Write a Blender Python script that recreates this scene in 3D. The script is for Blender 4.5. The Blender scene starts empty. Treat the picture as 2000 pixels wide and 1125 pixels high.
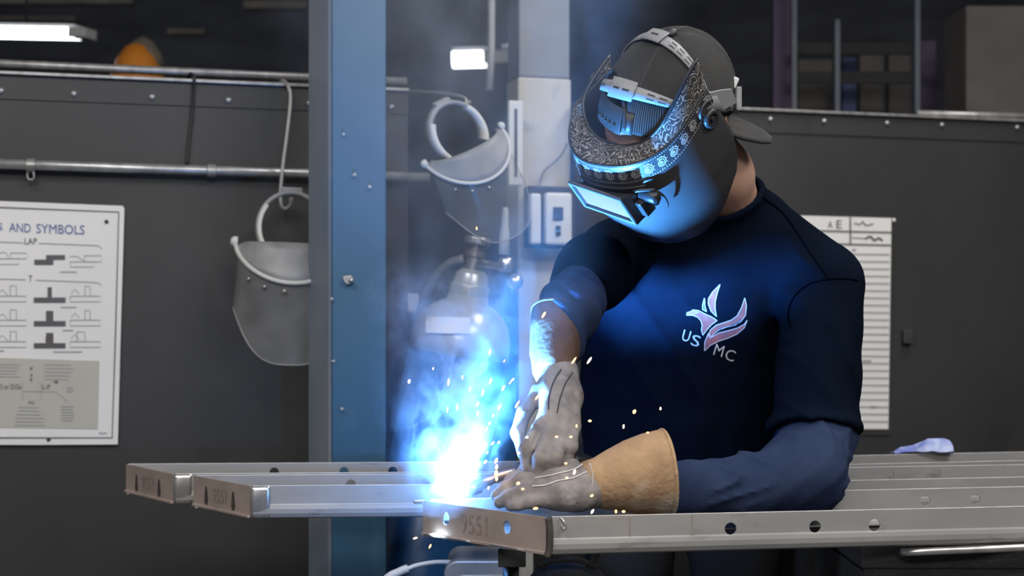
import bpy, bmesh, math, random
import numpy as np
from mathutils import Vector, Matrix
from mathutils.bvhtree import BVHTree
from mathutils.geometry import delaunay_2d_cdt

random.seed(7)
SC = bpy.context.scene
COL = SC.collection
F = 2800.0          # focal length in pixels of the 2000 px wide frame
CZ = 1.257          # eye height of the camera
HOR = 600.0         # pixel row of the horizon

# ------------------------------------------------------------------ camera
cam_d = bpy.data.cameras.new('camera'); cam = bpy.data.objects.new('camera', cam_d); COL.objects.link(cam)
cam.location = (0, 0, CZ); cam.rotation_euler = (math.pi/2, 0, 0)
cam_d.sensor_width = 36.0; cam_d.lens = 36.0*F/2000.0
cam_d.shift_y = (HOR-562.5)/2000.0
cam_d.clip_start = 0.05; cam_d.clip_end = 60
cam_d.dof.use_dof = True; cam_d.dof.focus_distance = 2.46; cam_d.dof.aperture_fstop = 4.0
SC.camera = cam
# ------------------------------------------------------------------ world, lamps, exposure
SC.view_settings.view_transform = 'Standard'; SC.view_settings.look = 'None'
SC.view_settings.gamma = 1.0; SC.view_settings.use_curve_mapping = False
SC.view_settings.exposure = 0.0
SC.cycles.volume_bounces = 1; SC.cycles.max_bounces = 6; SC.cycles.transparent_max_bounces = 16
SC.cycles.sample_clamp_indirect = 4.0; SC.cycles.blur_glossy = 0.5
W = bpy.data.worlds.new('world'); SC.world = W; W.use_nodes = True
W.node_tree.nodes['Background'].inputs[0].default_value = (0.72, 0.74, 0.80, 1)
W.node_tree.nodes['Background'].inputs[1].default_value = 0.13

def area(name, loc, size, power, color, aim):
    l = bpy.data.lights.new(name, 'AREA'); l.shape = 'RECTANGLE'; l.size, l.size_y = size
    l.energy = power; l.color = color
    o = bpy.data.objects.new(name, l); COL.objects.link(o); o.location = loc
    o.rotation_euler = (Vector(aim)-Vector(loc)).to_track_quat('-Z', 'Y').to_euler()
    return o
WHITE = (1.0, 0.985, 0.965)
area('ceiling_lamp_light_bay_left', (-1.3, 0.9, 3.3), (1.5, 0.5), 44, WHITE, (-1.1, 2.2, 0))
area('ceiling_lamp_light_bay_right', (1.6, 0.8, 3.3), (1.5, 0.5), 52, WHITE, (1.2, 2.2, 0))
area('ceiling_lamp_light_front', (0.2, -1.6, 3.2), (2.4, 0.6), 66, WHITE, (0.0, 2.4, 0.9))
area('ceiling_lamp_light_rear', (1.5, 3.1, 3.4), (1.3, 0.4), 30, WHITE, (1.0, 2.9, 0))

def P(x, y, d):                      # a point of the place from image bearing and depth
    return Vector(((x-1000)/F*d, d, CZ-(y-HOR)/F*d))
def Q(x, y, d): return P(x, y, d*KF)
KF = 0.97            # the frames and the hands on them, against the first depth estimate
ARC = Vector(((888-1000)/F*2.49*KF, 2.49*KF, CZ-(948-HOR)/F*2.49*KF))
def arc_lights():
    l = bpy.data.lights.new('arc_light', 'POINT'); l.energy = 5.0; l.color = (0.10, 0.36, 1.0); l.shadow_soft_size = 0.015
    o = bpy.data.objects.new('arc_light', l); COL.objects.link(o); o.location = ARC
    u = bpy.data.lights.new('arc_upward_light', 'SPOT'); u.energy = 48.0; u.color = (0.10, 0.36, 1.0); u.shadow_soft_size = 0.015
    u.spot_size = math.radians(138); u.spot_blend = 0.5       # open upwards, screened by the frame around the weld
    o = bpy.data.objects.new('arc_upward_light', u); COL.objects.link(o); o.location = ARC-Vector((0, 0, 0.02)); o.rotation_euler = (math.pi, 0, 0)
    s = bpy.data.lights.new('arc_spot_light', 'SPOT'); s.energy = 640; s.color = (0.08, 0.38, 1.0); s.shadow_soft_size = 0.02
    s.spot_size = math.radians(62); s.spot_blend = 1.0
    o = bpy.data.objects.new('arc_spot_light', s); COL.objects.link(o); o.location = ARC
    tgt = P(1222, 445, 2.60)
    o.rotation_euler = (tgt-ARC).to_track_quat('-Z', 'Y').to_euler()
arc_lights()

# ------------------------------------------------------------------ helpers: coordinates
KW = 0.287                           # the partition wall recedes to the right
def WP(x, y, off=0.0):               # a point on the partition wall (off = metres in front of it)
    d = (3.859-off*1.0404)/(1-KW*(x-1000)/F)
    return P(x, y, d)
WT = Vector((1, KW, 0)).normalized(); WN = Vector((KW, -1, 0)).normalized(); UP = Vector((0, 0, 1))

# ------------------------------------------------------------------ helpers: materials
MATS = {}
def nn(nt, t, **k):
    n = nt.nodes.new(t)
    for a, b in k.items(): setattr(n, a, b)
    return n
def mat(name, c1, c2=None, rough=0.6, metal=0.0, scale=6.0, detail=6.0, bump=0.0, bscale=60.0, stretch=(1, 1, 1),
        lo=0.35, hi=0.65, c3=None, c3scale=18.0, c3lo=0.6, c3hi=0.7, spec=0.5, sheen=0.0, trans=0.0, alpha=1.0, rvar=0.0):
    m = bpy.data.materials.new(name); m.use_nodes = True; nt = m.node_tree; b = nt.nodes['Principled BSDF']
    b.inputs['Roughness'].default_value = rough; b.inputs['Metallic'].default_value = metal
    b.inputs['Specular IOR Level'].default_value = spec
    b.inputs['Transmission Weight'].default_value = trans; b.inputs['Alpha'].default_value = alpha
    if sheen: b.inputs['Sheen Weight'].default_value = sheen
    tc = nn(nt, 'ShaderNodeTexCoord'); mp = nn(nt, 'ShaderNodeMapping'); mp.inputs['Scale'].default_value = stretch
    nt.links.new(tc.outputs['Object'], mp.inputs[0])
    if c2 is None: c2 = tuple(x*0.8 for x in c1)
    def layer(prev, col, sc, l, h, det):
        n = nn(nt, 'ShaderNodeTexNoise'); n.inputs['Scale'].default_value = sc; n.inputs['Detail'].default_value = det
        nt.links.new(mp.outputs[0], n.inputs['Vector'])
        r = nn(nt, 'ShaderNodeMapRange'); r.inputs[1].default_value = l; r.inputs[2].default_value = h
        nt.links.new(n.outputs[0], r.inputs[0])
        x = nn(nt, 'ShaderNodeMix', data_type='RGBA'); nt.links.new(r.outputs[0], x.inputs[0])
        if isinstance(prev, tuple): x.inputs[6].default_value = (*prev, 1)
        else: nt.links.new(prev, x.inputs[6])
        x.inputs[7].default_value = (*col, 1)
        return x.outputs[2], r.outputs[0]
    out, fac = layer(tuple(c1), tuple(c2), scale, lo, hi, detail)
    if c3 is not None: out, _ = layer(out, tuple(c3), c3scale, c3lo, c3hi, 8.0)
    nt.links.new(out, b.inputs['Base Color'])
    if rvar:
        r2 = nn(nt, 'ShaderNodeMapRange'); r2.inputs[3].default_value = rough-rvar; r2.inputs[4].default_value = rough+rvar
        nt.links.new(fac, r2.inputs[0]); nt.links.new(r2.outputs[0], b.inputs['Roughness'])
    if bump:
        n = nn(nt, 'ShaderNodeTexNoise'); n.inputs['Scale'].default_value = bscale; n.inputs['Detail'].default_value = 4
        nt.links.new(mp.outputs[0], n.inputs['Vector'])
        bp = nn(nt, 'ShaderNodeBump'); bp.inputs['Strength'].default_value = bump; bp.inputs['Distance'].default_value = 0.004
        nt.links.new(n.outputs[0], bp.inputs['Height']); nt.links.new(bp.outputs[0], b.inputs['Normal'])
    MATS[name] = m
    return m
def emit(name, col, strength):
    m = bpy.data.materials.new(name); m.use_nodes = True; nt = m.node_tree; nt.nodes.clear()
    e = nn(nt, 'ShaderNodeEmission'); e.inputs[0].default_value = (*col, 1); e.inputs[1].default_value = strength
    o = nn(nt, 'ShaderNodeOutputMaterial'); nt.links.new(e.outputs[0], o.inputs[0]); MATS[name] = m
    return m

# ------------------------------------------------------------------ helpers: objects
ORG = {}
def tag(o, label=None, cat=None, group=None, kind=None):
    if label: o['label'] = label
    if cat: o['category'] = cat
    if group: o['group'] = group
    if kind: o['kind'] = kind
    return o
def thing(name, loc, label, cat, group=None, kind=None):
    o = bpy.data.objects.new(name, None); o.empty_display_size = 0.05; COL.objects.link(o)
    o.location = loc; ORG[o.name] = Vector(loc)
    return tag(o, label, cat, group, kind)
def link(name, me, m, parent=None, smooth=False, bevel=0.0, solid=0.0, base=None, kind=None, label=None, soff=0.0):
    """me holds world coordinates; the object gets a clean origin"""
    vs = np.empty(len(me.vertices)*3, np.float32); me.vertices.foreach_get('co', vs); vs = vs.reshape(-1, 3)
    if parent is not None: org = ORG[parent.name]
    elif base is not None: org = Vector(base)
    else:
        lo, hi = vs.min(0), vs.max(0); org = Vector(((lo[0]+hi[0])/2, (lo[1]+hi[1])/2, lo[2]))
    vs = vs-np.array(org, np.float32); me.vertices.foreach_set('co', vs.ravel().copy()); me.update()
    o = bpy.data.objects.new(name, me); COL.objects.link(o)
    ORG[o.name] = Vector(org)
    if parent is not None: o.parent = parent
    else: o.location = org
    if m is not None: me.materials.append(MATS[m] if isinstance(m, str) else m)
    if smooth:
        me.polygons.foreach_set('use_smooth', [True]*len(me.polygons))
    if solid:
        s = o.modifiers.new('thickness', 'SOLIDIFY'); s.thickness = solid; s.offset = soff
    if bevel:
        b = o.modifiers.new('edge', 'BEVEL'); b.width = bevel; b.segments = 2; b.limit_method = 'ANGLE'; b.angle_limit = 0.7
    if kind: o['kind'] = kind
    if label: o['label'] = label
    return o

class MB:
    def __init__(s): s.v = []; s.f = []
    def add(s, vs, fs):
        n = len(s.v); s.v += [Vector(q) for q in vs]; s.f += [tuple(i+n for i in q) for q in fs]; return s
    def hexa(s, a):        # eight corners: four bottom, four top in the same order
        return s.add(a, [(0, 3, 2, 1), (4, 5, 6, 7), (0, 1, 5, 4), (1, 2, 6, 5), (2, 3, 7, 6), (3, 0, 4, 7)])
    def box(s, c, sx, sy, sz, ax=None):   # c = centre, s* = full sizes, ax = three axes
        X, Y, Z = ax or (Vector((1, 0, 0)), Vector((0, 1, 0)), Vector((0, 0, 1))); c = Vector(c)
        q = [c+X*(a*sx/2)+Y*(b*sy/2)+Z*(k*sz/2) for k in (-1, 1) for a, b in ((-1, -1), (1, -1), (1, 1), (-1, 1))]
        return s.hexa(q)
    def rings(s, rs, close=True, caps=True):
        n = len(rs[0]); vs = [p for r in rs for p in r]; fs = []
        for i in range(len(rs)-1):
            for j in range(n if close else n-1):
                k = (j+1) % n; fs.append((i*n+j, i*n+k, (i+1)*n+k, (i+1)*n+j))
        if caps and close:
            fs.append(tuple(range(n))[::-1]); fs.append(tuple((len(rs)-1)*n+j for j in range(n)))
        return s.add(vs, fs)
    def tube(s, pts, r, n=10, caps=True, flat=1.0):
        pts = [Vector(p) for p in pts]; rs = []; m = len(pts)
        rr = r if isinstance(r, (list, tuple)) else [r]*m
        t0 = (pts[1]-pts[0]).normalized(); nrm = t0.orthogonal().normalized()
        for i, p in enumerate(pts):
            t = (pts[min(i+1, m-1)]-pts[max(i-1, 0)]).normalized()
            nrm = (nrm-t*nrm.dot(t)).normalized(); bn = t.cross(nrm)
            rs.append([p+(nrm*math.cos(a)+bn*math.sin(a)*flat)*rr[i] for a in [2*math.pi*j/n for j in range(n)]])
        return s.rings(rs, True, caps)
    def lathe(s, prof, org, axis=(0, 0, 1), n=32, caps=True):   # prof: (radius, height)
        ax = Vector(axis).normalized(); u = ax.orthogonal().normalized(); w = ax.cross(u); org = Vector(org)
        rs = [[org+ax*h+(u*math.cos(a)+w*math.sin(a))*max(r, 1e-4) for a in [2*math.pi*j/n for j in range(n)]] for r, h in prof]
        return s.rings(rs, True, caps)
    def prism(s, poly, dv):              # closed planar outline pushed along dv
        n = len(poly); dv = Vector(dv); vs = [Vector(p) for p in poly]+[Vector(p)+dv for p in poly]
        fs = [tuple(range(n))[::-1], tuple(range(n, 2*n))]+[(i, (i+1) % n, n+(i+1) % n, n+i) for i in range(n)]
        return s.add(vs, fs)
    def ball(s, c, r, n=10):
        return s.lathe([(r*math.sin(math.pi*i/n), -r*math.cos(math.pi*i/n)) for i in range(n+1)], c, (0, 0, 1), 2*n, False)
    def mesh(s, name):
        me = bpy.data.meshes.new(name); me.from_pydata([tuple(q) for q in s.v], [], s.f); me.validate()
        bm = bmesh.new(); bm.from_mesh(me); bmesh.ops.recalc_face_normals(bm, faces=bm.faces); bm.to_mesh(me); bm.free()
        return me
    def build(s, name, m, parent=None, **k): return link(name, s.mesh(name), m, parent, **k)

def bake(o, cutters):
    """cut the closed meshes in cutters (MB) out of o and keep the plain result"""
    for c in cutters:
        ob = bpy.data.objects.new('cut', c.mesh('cut')); COL.objects.link(ob)
        b = o.modifiers.new('b', 'BOOLEAN'); b.operation = 'DIFFERENCE'; b.object = ob; b.solver = 'EXACT'
        bpy.context.view_layer.update(); dg = bpy.context.evaluated_depsgraph_get()
        me = bpy.data.meshes.new_from_object(o.evaluated_get(dg), depsgraph=dg)
        o.modifiers.clear(); old = o.data; o.data = me; bpy.data.meshes.remove(old)
        bpy.data.objects.remove(ob)
    return o

def spline(pts, n=8):
    """Catmull-Rom through the points"""
    p = [Vector(q) for q in pts]; p = [2*p[0]-p[1]]+p+[2*p[-1]-p[-2]]; out = []
    for i in range(1, len(p)-2):
        for k in range(n):
            t = k/n; a, b, c, d = p[i-1], p[i], p[i+1], p[i+2]
            out.append(0.5*((2*b)+(c-a)*t+(2*a-5*b+4*c-d)*t*t+(3*b-a-3*c+d)*t**3))
    out.append(p[-2].copy()); return out

_FONT = {}
def text2d(s):
    """flat outline of a piece of text, scaled to the unit square"""
    if s in _FONT: return _FONT[s]
    cu = bpy.data.curves.new('t', 'FONT'); cu.body = s; cu.resolution_u = 3
    ob = bpy.data.objects.new('t', cu); COL.objects.link(ob); bpy.context.view_layer.update()
    dg = bpy.context.evaluated_depsgraph_get(); me = bpy.data.meshes.new_from_object(ob.evaluated_get(dg), depsgraph=dg)
    vs = np.array([v.co[:2] for v in me.vertices]); fs = [tuple(p.vertices) for p in me.polygons]
    lo, hi = vs.min(0), vs.max(0); vs = (vs-lo)/(hi-lo)
    bpy.data.objects.remove(ob); bpy.data.meshes.remove(me)
    _FONT[s] = (vs, fs); return _FONT[s]
def text_mb(mb, s, fn, x0, y0, x1, y1, shear=0.0):
    """lay text into the image box x0..x1, y0 (top)..y1 (foot) and carry it onto a surface with fn(x, y)"""
    vs, fs = text2d(s)
    mb.add([fn(x0+u*(x1-x0), y1+v*(y0-y1)+shear*u) for u, v in vs], fs)

# signed-distance modelling -------------------------------------------------
def cap(p, a, b, ra, rb):
    a = np.array(a, np.float32); b = np.array(b, np.float32); ab = b-a
    t = np.clip(((p-a)@ab)/max(float(ab@ab), 1e-9), 0, 1)
    return np.linalg.norm(p-a-t[..., None]*ab, axis=-1)-(ra+(rb-ra)*t)
def ell(p, c, ax, r):
    q = (p-np.array(c, np.float32))@np.array(ax, np.float32).T
    r = np.array(r, np.float32); k0 = np.linalg.norm(q/r, axis=-1); k1 = np.linalg.norm(q/(r*r), axis=-1)
    return k0*(k0-1)/np.maximum(k1, 1e-6)
def smin(a, b, k):
    h = np.clip(0.5+0.5*(b-a)/k, 0, 1); return b+(a-b)*h-k*h*(1-h)
def smax(a, b, k): return -smin(-a, -b, k)
def chain(p, pts, rs, k=0.006):
    d = None
    for i in range(len(pts)-1):
        e = cap(p, pts[i], pts[i+1], rs[i], rs[i+1]); d = e if d is None else smin(d, e, k)
    return d
def nets(name, f, lo, hi, h):
    """surface nets of f < 0"""
    lo = np.array(lo, np.float32); n = np.ceil((np.array(hi)-lo)/h).astype(int)+1
    ax = [lo[i]+h*np.arange(n[i], dtype=np.float32) for i in range(3)]
    v = np.empty(tuple(n), np.float32)
    for i0 in range(0, n[0], 16):
        g = np.stack(np.meshgrid(ax[0][i0:i0+16], ax[1], ax[2], indexing='ij'), -1); v[i0:i0+16] = f(g)
    s = v < 0; m = np.array(n)-1
    cnt = np.zeros(tuple(m), np.float32); acc = np.zeros(tuple(m)+(3,), np.float32)
    offs = [(0, 0, 0), (1, 0, 0), (0, 1, 0), (1, 1, 0), (0, 0, 1), (1, 0, 1), (0, 1, 1), (1, 1, 1)]
    def sl(o): return tuple(slice(o[i], o[i]+m[i]) for i in range(3))
    for a in range(8):
        for b in range(a+1, 8):
            df = np.array(offs[b])-np.array(offs[a])
            if np.abs(df).sum() != 1 or df.min() < 0: continue
            va, vb = v[sl(offs[a])], v[sl(offs[b])]; c = (va < 0) != (vb < 0)
            t = np.where(c, va/np.where(c, va-vb, 1), 0)
            cnt += c
            for i in range(3): acc[..., i] += np.where(c, offs[a][i]+t*df[i], 0)
    use = cnt > 0; idx = -np.ones(tuple(m), np.int64); idx[use] = np.arange(use.sum())
    cells = np.argwhere(use); verts = lo+h*(cells+acc[use]/cnt[use][:, None]); quads = []
    for a in range(3):
        b, c = (a+1) % 3, (a+2) % 3
        sa = [slice(None)]*3; sa[a] = slice(0, -1); sb = [slice(None)]*3; sb[a] = slice(1, None)
        e = np.argwhere(s[tuple(sa)] != s[tuple(sb)]); ok = (e[:, b] > 0) & (e[:, c] > 0) & (e[:, b] < n[b]-1) & (e[:, c] < n[c]-1); e = e[ok]
        flip = s[tuple(e.T)]
        def cell(db, dc):
            q = e.copy(); q[:, b] += db; q[:, c] += dc; return idx[tuple(q.T)]
        q = np.stack([cell(-1, -1), cell(0, -1), cell(0, 0), cell(-1, 0)], 1); q[~flip] = q[~flip][:, ::-1]; quads.append(q)
    quads = np.concatenate(quads)
    me = bpy.data.meshes.new(name); me.from_pydata(verts.tolist(), [], quads.tolist()); me.update()
    return me
def bvh_of(o):
    bm = bmesh.new(); bm.from_mesh(o.data); off = ORG[o.name]
    for q in bm.verts: q.co += off
    t = BVHTree.FromBMesh(bm); bm.free(); return t
EYE = Vector((0, 0, CZ))
def caster(tree, off, fall):
    """point where the sight line through image point x, y meets a surface, lifted off along its normal"""
    def fn(x, y):
        d = (P(x, y, 1.0)-EYE).normalized(); h = tree.ray_cast(EYE, d, 6.0)
        if h[0] is None: return P(x, y, fall)
        nrm = h[1] if h[1].dot(d) < 0 else -h[1]
        return h[0]+nrm*off
    return fn
def ribbon(mb, pts, w, fn):
    """a flat line of width w (image px) along 2D points, carried by fn"""
    m = len(pts); L = []; R = []
    for i, (x, y) in enumerate(pts):
        ax, ay = pts[max(i-1, 0)]; bx, by = pts[min(i+1, m-1)]; dx, dy = bx-ax, by-ay; l = math.hypot(dx, dy) or 1
        ww = w[i] if isinstance(w, list) else w
        L.append(fn(x-dy/l*ww/2, y+dx/l*ww/2)); R.append(fn(x+dy/l*ww/2, y-dx/l*ww/2))
    mb.add(L+R, [(i, i+1, m+i+1, m+i) for i in range(m-1)])
def curve2(pts, n=6):
    return [(q.x, q.y) for q in spline([(a, b, 0) for a, b in pts], n)]
def fill2(mb, poly, fn, step):
    """fill a 2D outline with triangles fine enough to follow a curved surface"""
    xs = [p[0] for p in poly]; ys = [p[1] for p in poly]; n = len(poly)
    def inside(x, y):
        c = False
        for i in range(n):
            (x1, y1), (x2, y2) = poly[i], poly[i-1]
            if (y1 > y) != (y2 > y) and x < (x2-x1)*(y-y1)/(y2-y1)+x1: c = not c
        return c
    pts = list(poly); y = min(ys)+step/2
    while y < max(ys):
        x = min(xs)+step/2
        while x < max(xs):
            if inside(x, y): pts.append((x, y))
            x += step
        y += step
    r = delaunay_2d_cdt([Vector(p) for p in pts], [(i, (i+1) % n) for i in range(n)], [], 0, 1e-4)
    fs = [f for f in r[2] if inside(sum(r[0][i].x for i in f)/3, sum(r[0][i].y for i in f)/3)]
    mb.add([fn(q.x, q.y) for q in r[0]], [tuple(f) for f in fs])

# ------------------------------------------------------------------ materials
mat('floor_concrete', (0.10, 0.10, 0.10), (0.07, 0.07, 0.072), rough=0.7, scale=3, bump=0.2)
mat('shop_dark', (0.150, 0.160, 0.200), (0.080, 0.085, 0.105), rough=0.8, scale=1.2, stretch=(1, 1, 3))
mat('panel_paint', (0.037, 0.0355, 0.0355), (0.026, 0.025, 0.0255), rough=0.55, scale=2.2, stretch=(1, 1, 0.6), c3=(0.017, 0.017, 0.019), c3scale=5, c3lo=0.60, c3hi=0.78, bump=0.08, bscale=40)
mat('steel_trim', (0.36, 0.35, 0.34), (0.24, 0.23, 0.22), rough=0.4, metal=0.5, scale=8, stretch=(6, 1, 1))
mat('galvanised', (0.50, 0.50, 0.50), (0.33, 0.33, 0.33), rough=0.35, metal=0.6, scale=25)
mat('wire_grey', (0.42, 0.41, 0.39), (0.30, 0.30, 0.29), rough=0.5, metal=0.3)
mat('cable_black', (0.015, 0.015, 0.016), rough=0.5)
mat('blue_paint', (0.028, 0.100, 0.185), (0.042, 0.118, 0.200), rough=0.45, scale=3, stretch=(1.5, 1.5, 0.5), c3=(0.10, 0.19, 0.28), c3scale=7, c3lo=0.60, c3hi=0.85, bump=0.06, bscale=90)
mat('blue_worn', (0.24, 0.26, 0.29), (0.14, 0.19, 0.26), rough=0.5, scale=4, stretch=(1, 1, 0.4), c3=(0.25, 0.26, 0.27), c3scale=9, c3lo=0.6, c3hi=0.8)
mat('paint_chip', (0.55, 0.53, 0.50), (0.35, 0.33, 0.31), rough=0.6, scale=60)
mat('paper_white', (0.80, 0.78, 0.76), (0.74, 0.72, 0.70), rough=0.7, scale=3)
mat('paper_cream', (0.50, 0.48, 0.42), (0.45, 0.43, 0.37), rough=0.7, scale=4)
mat('ink_dark', (0.09, 0.09, 0.095), (0.13, 0.13, 0.135), rough=0.8)
mat('ink_faint', (0.34, 0.34, 0.35), (0.42, 0.42, 0.43), rough=0.8)
mat('ink_blue', (0.10, 0.14, 0.33), (0.13, 0.17, 0.36), rough=0.8)
mat('ink_rust', (0.28, 0.16, 0.11), rough=0.8)
mat('steel_rail', (0.39, 0.375, 0.36), (0.31, 0.30, 0.29), rough=0.45, metal=0.25, scale=5, stretch=(1.0, 1.0, 3), c3=(0.20, 0.19, 0.185), c3scale=14, c3lo=0.62, c3hi=0.80, rvar=0.08)
mat('steel_scale', (0.42, 0.335, 0.29), (0.30, 0.24, 0.21), rough=0.5, metal=0.12, scale=9, c3=(0.46, 0.40, 0.36), c3scale=20, c3lo=0.62, c3hi=0.8)
mat('steel_bright', (0.62, 0.60, 0.58), (0.42, 0.40, 0.38), rough=0.3, metal=0.8, scale=30)
mat('edge_shine', (0.80, 0.78, 0.75), (0.62, 0.60, 0.58), rough=0.5, metal=0.05, scale=40)  # shine of the cut edges put into a pale, matt colour
mat('stamp_brown', (0.20, 0.145, 0.115), (0.30, 0.23, 0.19), rough=0.8, scale=120)
mat('stamp_dark', (0.045, 0.035, 0.03), (0.07, 0.055, 0.045), rough=0.8, scale=80)
mat('black_steel', (0.016, 0.015, 0.015), (0.028, 0.027, 0.026), rough=0.55, scale=30, bump=0.2)
mat('table_dark', (0.020, 0.019, 0.018), (0.011, 0.011, 0.011), rough=0.7, scale=40, bump=0.4, bscale=120)
mat('shield_white', (0.60, 0.59, 0.56), (0.50, 0.49, 0.47), rough=0.5)
mat('shield_grey', (0.20, 0.20, 0.20), (0.30, 0.295, 0.29), rough=0.45, scale=14)
mat('visor_clear', (0.42, 0.42, 0.41), (0.30, 0.30, 0.29), rough=0.25, alpha=0.30, scale=12)
mat('column_white', (0.58, 0.56, 0.51), (0.50, 0.48, 0.44), rough=0.6, scale=3, c3=(0.35, 0.35, 0.34), c3scale=9)
mat('column_grey', (0.26, 0.27, 0.29), (0.21, 0.22, 0.24), rough=0.6, scale=3)
mat('plastic_white', (0.66, 0.66, 0.65), (0.60, 0.60, 0.59), rough=0.45)
mat('plastic_dark', (0.05, 0.05, 0.055), (0.035, 0.035, 0.04), rough=0.5)
mat('cyl_blue', (0.008, 0.060, 0.19), (0.012, 0.075, 0.22), rough=0.35, scale=5, c3=(0.03, 0.11, 0.27), c3scale=9)
mat('cyl_silver', (0.52, 0.53, 0.54), (0.42, 0.43, 0.44), rough=0.28, metal=0.35, scale=8)
mat('brass_dull', (0.42, 0.38, 0.33), (0.33, 0.30, 0.27), rough=0.3, metal=0.8)
mat('hose_grey', (0.22, 0.22, 0.22), (0.17, 0.17, 0.17), rough=0.55)
mat('orange_paint', (0.72, 0.25, 0.03), (0.62, 0.20, 0.025), rough=0.5, scale=3)
mat('grey_rim', (0.20, 0.17, 0.13), rough=0.6)
mat('machine_grey', (0.36, 0.36, 0.36), (0.28, 0.28, 0.28), rough=0.35, metal=0.4)
mat('rag_blue', (0.12, 0.17, 0.55), (0.50, 0.56, 0.80), rough=0.6, scale=30)
mat('rack_purple', (0.135, 0.100, 0.165), (0.10, 0.08, 0.13), rough=0.8)
mat('rack_post', (0.21, 0.23, 0.27), (0.16, 0.18, 0.22), rough=0.7)
mat('rack_blue', (0.08, 0.11, 0.24), rough=0.7)
mat('rack_brown', (0.17, 0.15, 0.135), (0.12, 0.108, 0.10), rough=0.8, scale=4)
mat('beam_dim', (0.035, 0.034, 0.036), (0.022, 0.022, 0.025), rough=0.8)
mat('beam_brown', (0.26, 0.23, 0.21), (0.18, 0.16, 0.15), rough=0.8)
emit('tube_glow', (0.93, 0.97, 1.0), 7.0)

# ================================================================== the setting
def struct(name, mb, m, **k):
    o = mb.build(name, m, **k); o['kind'] = 'structure'; return o
struct('floor', MB().box((0, 4, -0.05), 14, 16, 0.1), 'floor_concrete')
struct('ceiling', MB().box((0, 6.6, 4.35), 14, 8.6, 0.1), 'shop_dark')
struct('wall_back', MB().box((0, 11, 2.15), 14, 0.1, 4.3), 'shop_dark')
struct('wall_side_west', MB().box((-7.05, 6.5, 2.15), 0.1, 9, 4.3), 'shop_dark')
struct('wall_side_east', MB().box((7.05, 6.5, 2.15), 0.1, 9, 4.3), 'shop_dark')
for i, y in enumerate((6.3, 7.6, 9.2)):
    b = MB().box((0, y, 4.05), 13.5, 0.10, 0.02).box((0, y, 4.25), 13.5, 0.10, 0.02).box((0, y, 4.15), 13.5, 0.015, 0.2)
    struct('trim_%d' % (i+1), b, 'beam_dim')

for i, (x0, x1, y, w, d) in enumerate(((-120, 262, -1, 9, 8.4), (478, 600, 10, 7, 8.6), (330, 402, 62, 5, 9.0), (-60, 150, 38, 6, 9.4))):
    a, b = P(x0, y, d), P(x1, y+3, d); struct('trim_%d' % (i+4), MB().box((a+b)/2, (b-a).length, 0.08, w*2*d/F), 'beam_brown')
def wall_panel(name, x0, x1, ytop):
    """a dark sheet-metal partition with an angle-iron cap; image bearings x0..x1, ytop(x) its upper edge"""
    a, b = WP(x0, 600), WP(x1, 600); za, zb = WP(x0, ytop(x0)).z, WP(x1, ytop(x1)).z; z = (za+zb)/2
    mb = MB(); th = -WN*0.03
    mb.prism([Vector((a.x, a.y, 0)), Vector((b.x, b.y, 0)), Vector((b.x, b.y, z)), Vector((a.x, a.y, z))], th)
    o = struct(name, mb, 'panel_paint')
    return o, a, b, z
wl, la, lb, lz = wall_panel('wall_left', -420, 797, lambda x: 147+0.038*x)
wr, ra, rb, rz = wall_panel('wall_right', 1124, 2420, lambda x: 222+0.027*(x-1450))
def cap_rail(wall, a, b, z, rivs, rivy, double=True):
    t = (b-a).normalized(); L = (b-a).length; c = (a+b)/2; ax = (t, WN, UP)
    m = MB().box(Vector((c.x, c.y, z+0.003))-WN*0.012, L, 0.05, 0.006, ax).box(Vector((c.x, c.y, z-0.028))+WN*0.002, L, 0.004, 0.062, ax)
    cp = m.build('cap_angle', 'panel_paint', wall)
    MB().box(Vector((c.x, c.y, z+0.004))+WN*0.012, L, 0.007, 0.009, ax).build('cap_edge', 'steel_trim', wall, bevel=0.002)
    if double:
        MB().tube([Vector((a.x, a.y, z+0.030))-WN*0.02, Vector((b.x, b.y, z+0.030))-WN*0.02], 0.011, 12).build('cap_bar', 'steel_trim', wall, smooth=True)
    for x in rivs:
        q = WP(x, rivy(x), 0.006)
        MB().lathe([(0.008, -0.002), (0.008, 0.001), (0.005, 0.004), (0.0, 0.005)], q, WN, 10).build('rivet', 'galvanised', wall, smooth=True)
cap_rail(wl, la, lb, lz, (2, 144, 297, 446, 604, 764), lambda x: 177+0.042*x)
cap_rail(wr, ra, rb, rz, (1505, 1610, 1733, 1840, 1987, 2110), lambda x: 233+0.033*(x-1505), False)
MB().tube([WP(1790, 222, -0.01), WP(2100, 231, 0.0)], 0.011, 10).build('cap_bar', 'steel_trim', wr, smooth=True)

# pale square column between the two partitions
a, b = WP(1012, 600, -0.05), WP(1116, 600, -0.05)
colm = thing('wall_column', (a+b)/2*1.0-UP*((a+b)/2).z, 'pale square building column with a dull grey upper part', None, kind='structure')
def colbox(z0, z1, g, nm, m):
    c = (a+b)/2-WN*0.06
    MB().box((c.x, c.y, (z0+z1)/2), (b-a).length+g, 0.12+g, z1-z0, (WT, WN, UP)).build(nm, m, colm, bevel=0.006)
zs = WP(1060, 146).z
colbox(0, zs, 0.0, 'lower_casing', 'column_white'); colbox(zs, 4.3, -0.006, 'upper_shaft', 'column_grey')

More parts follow.
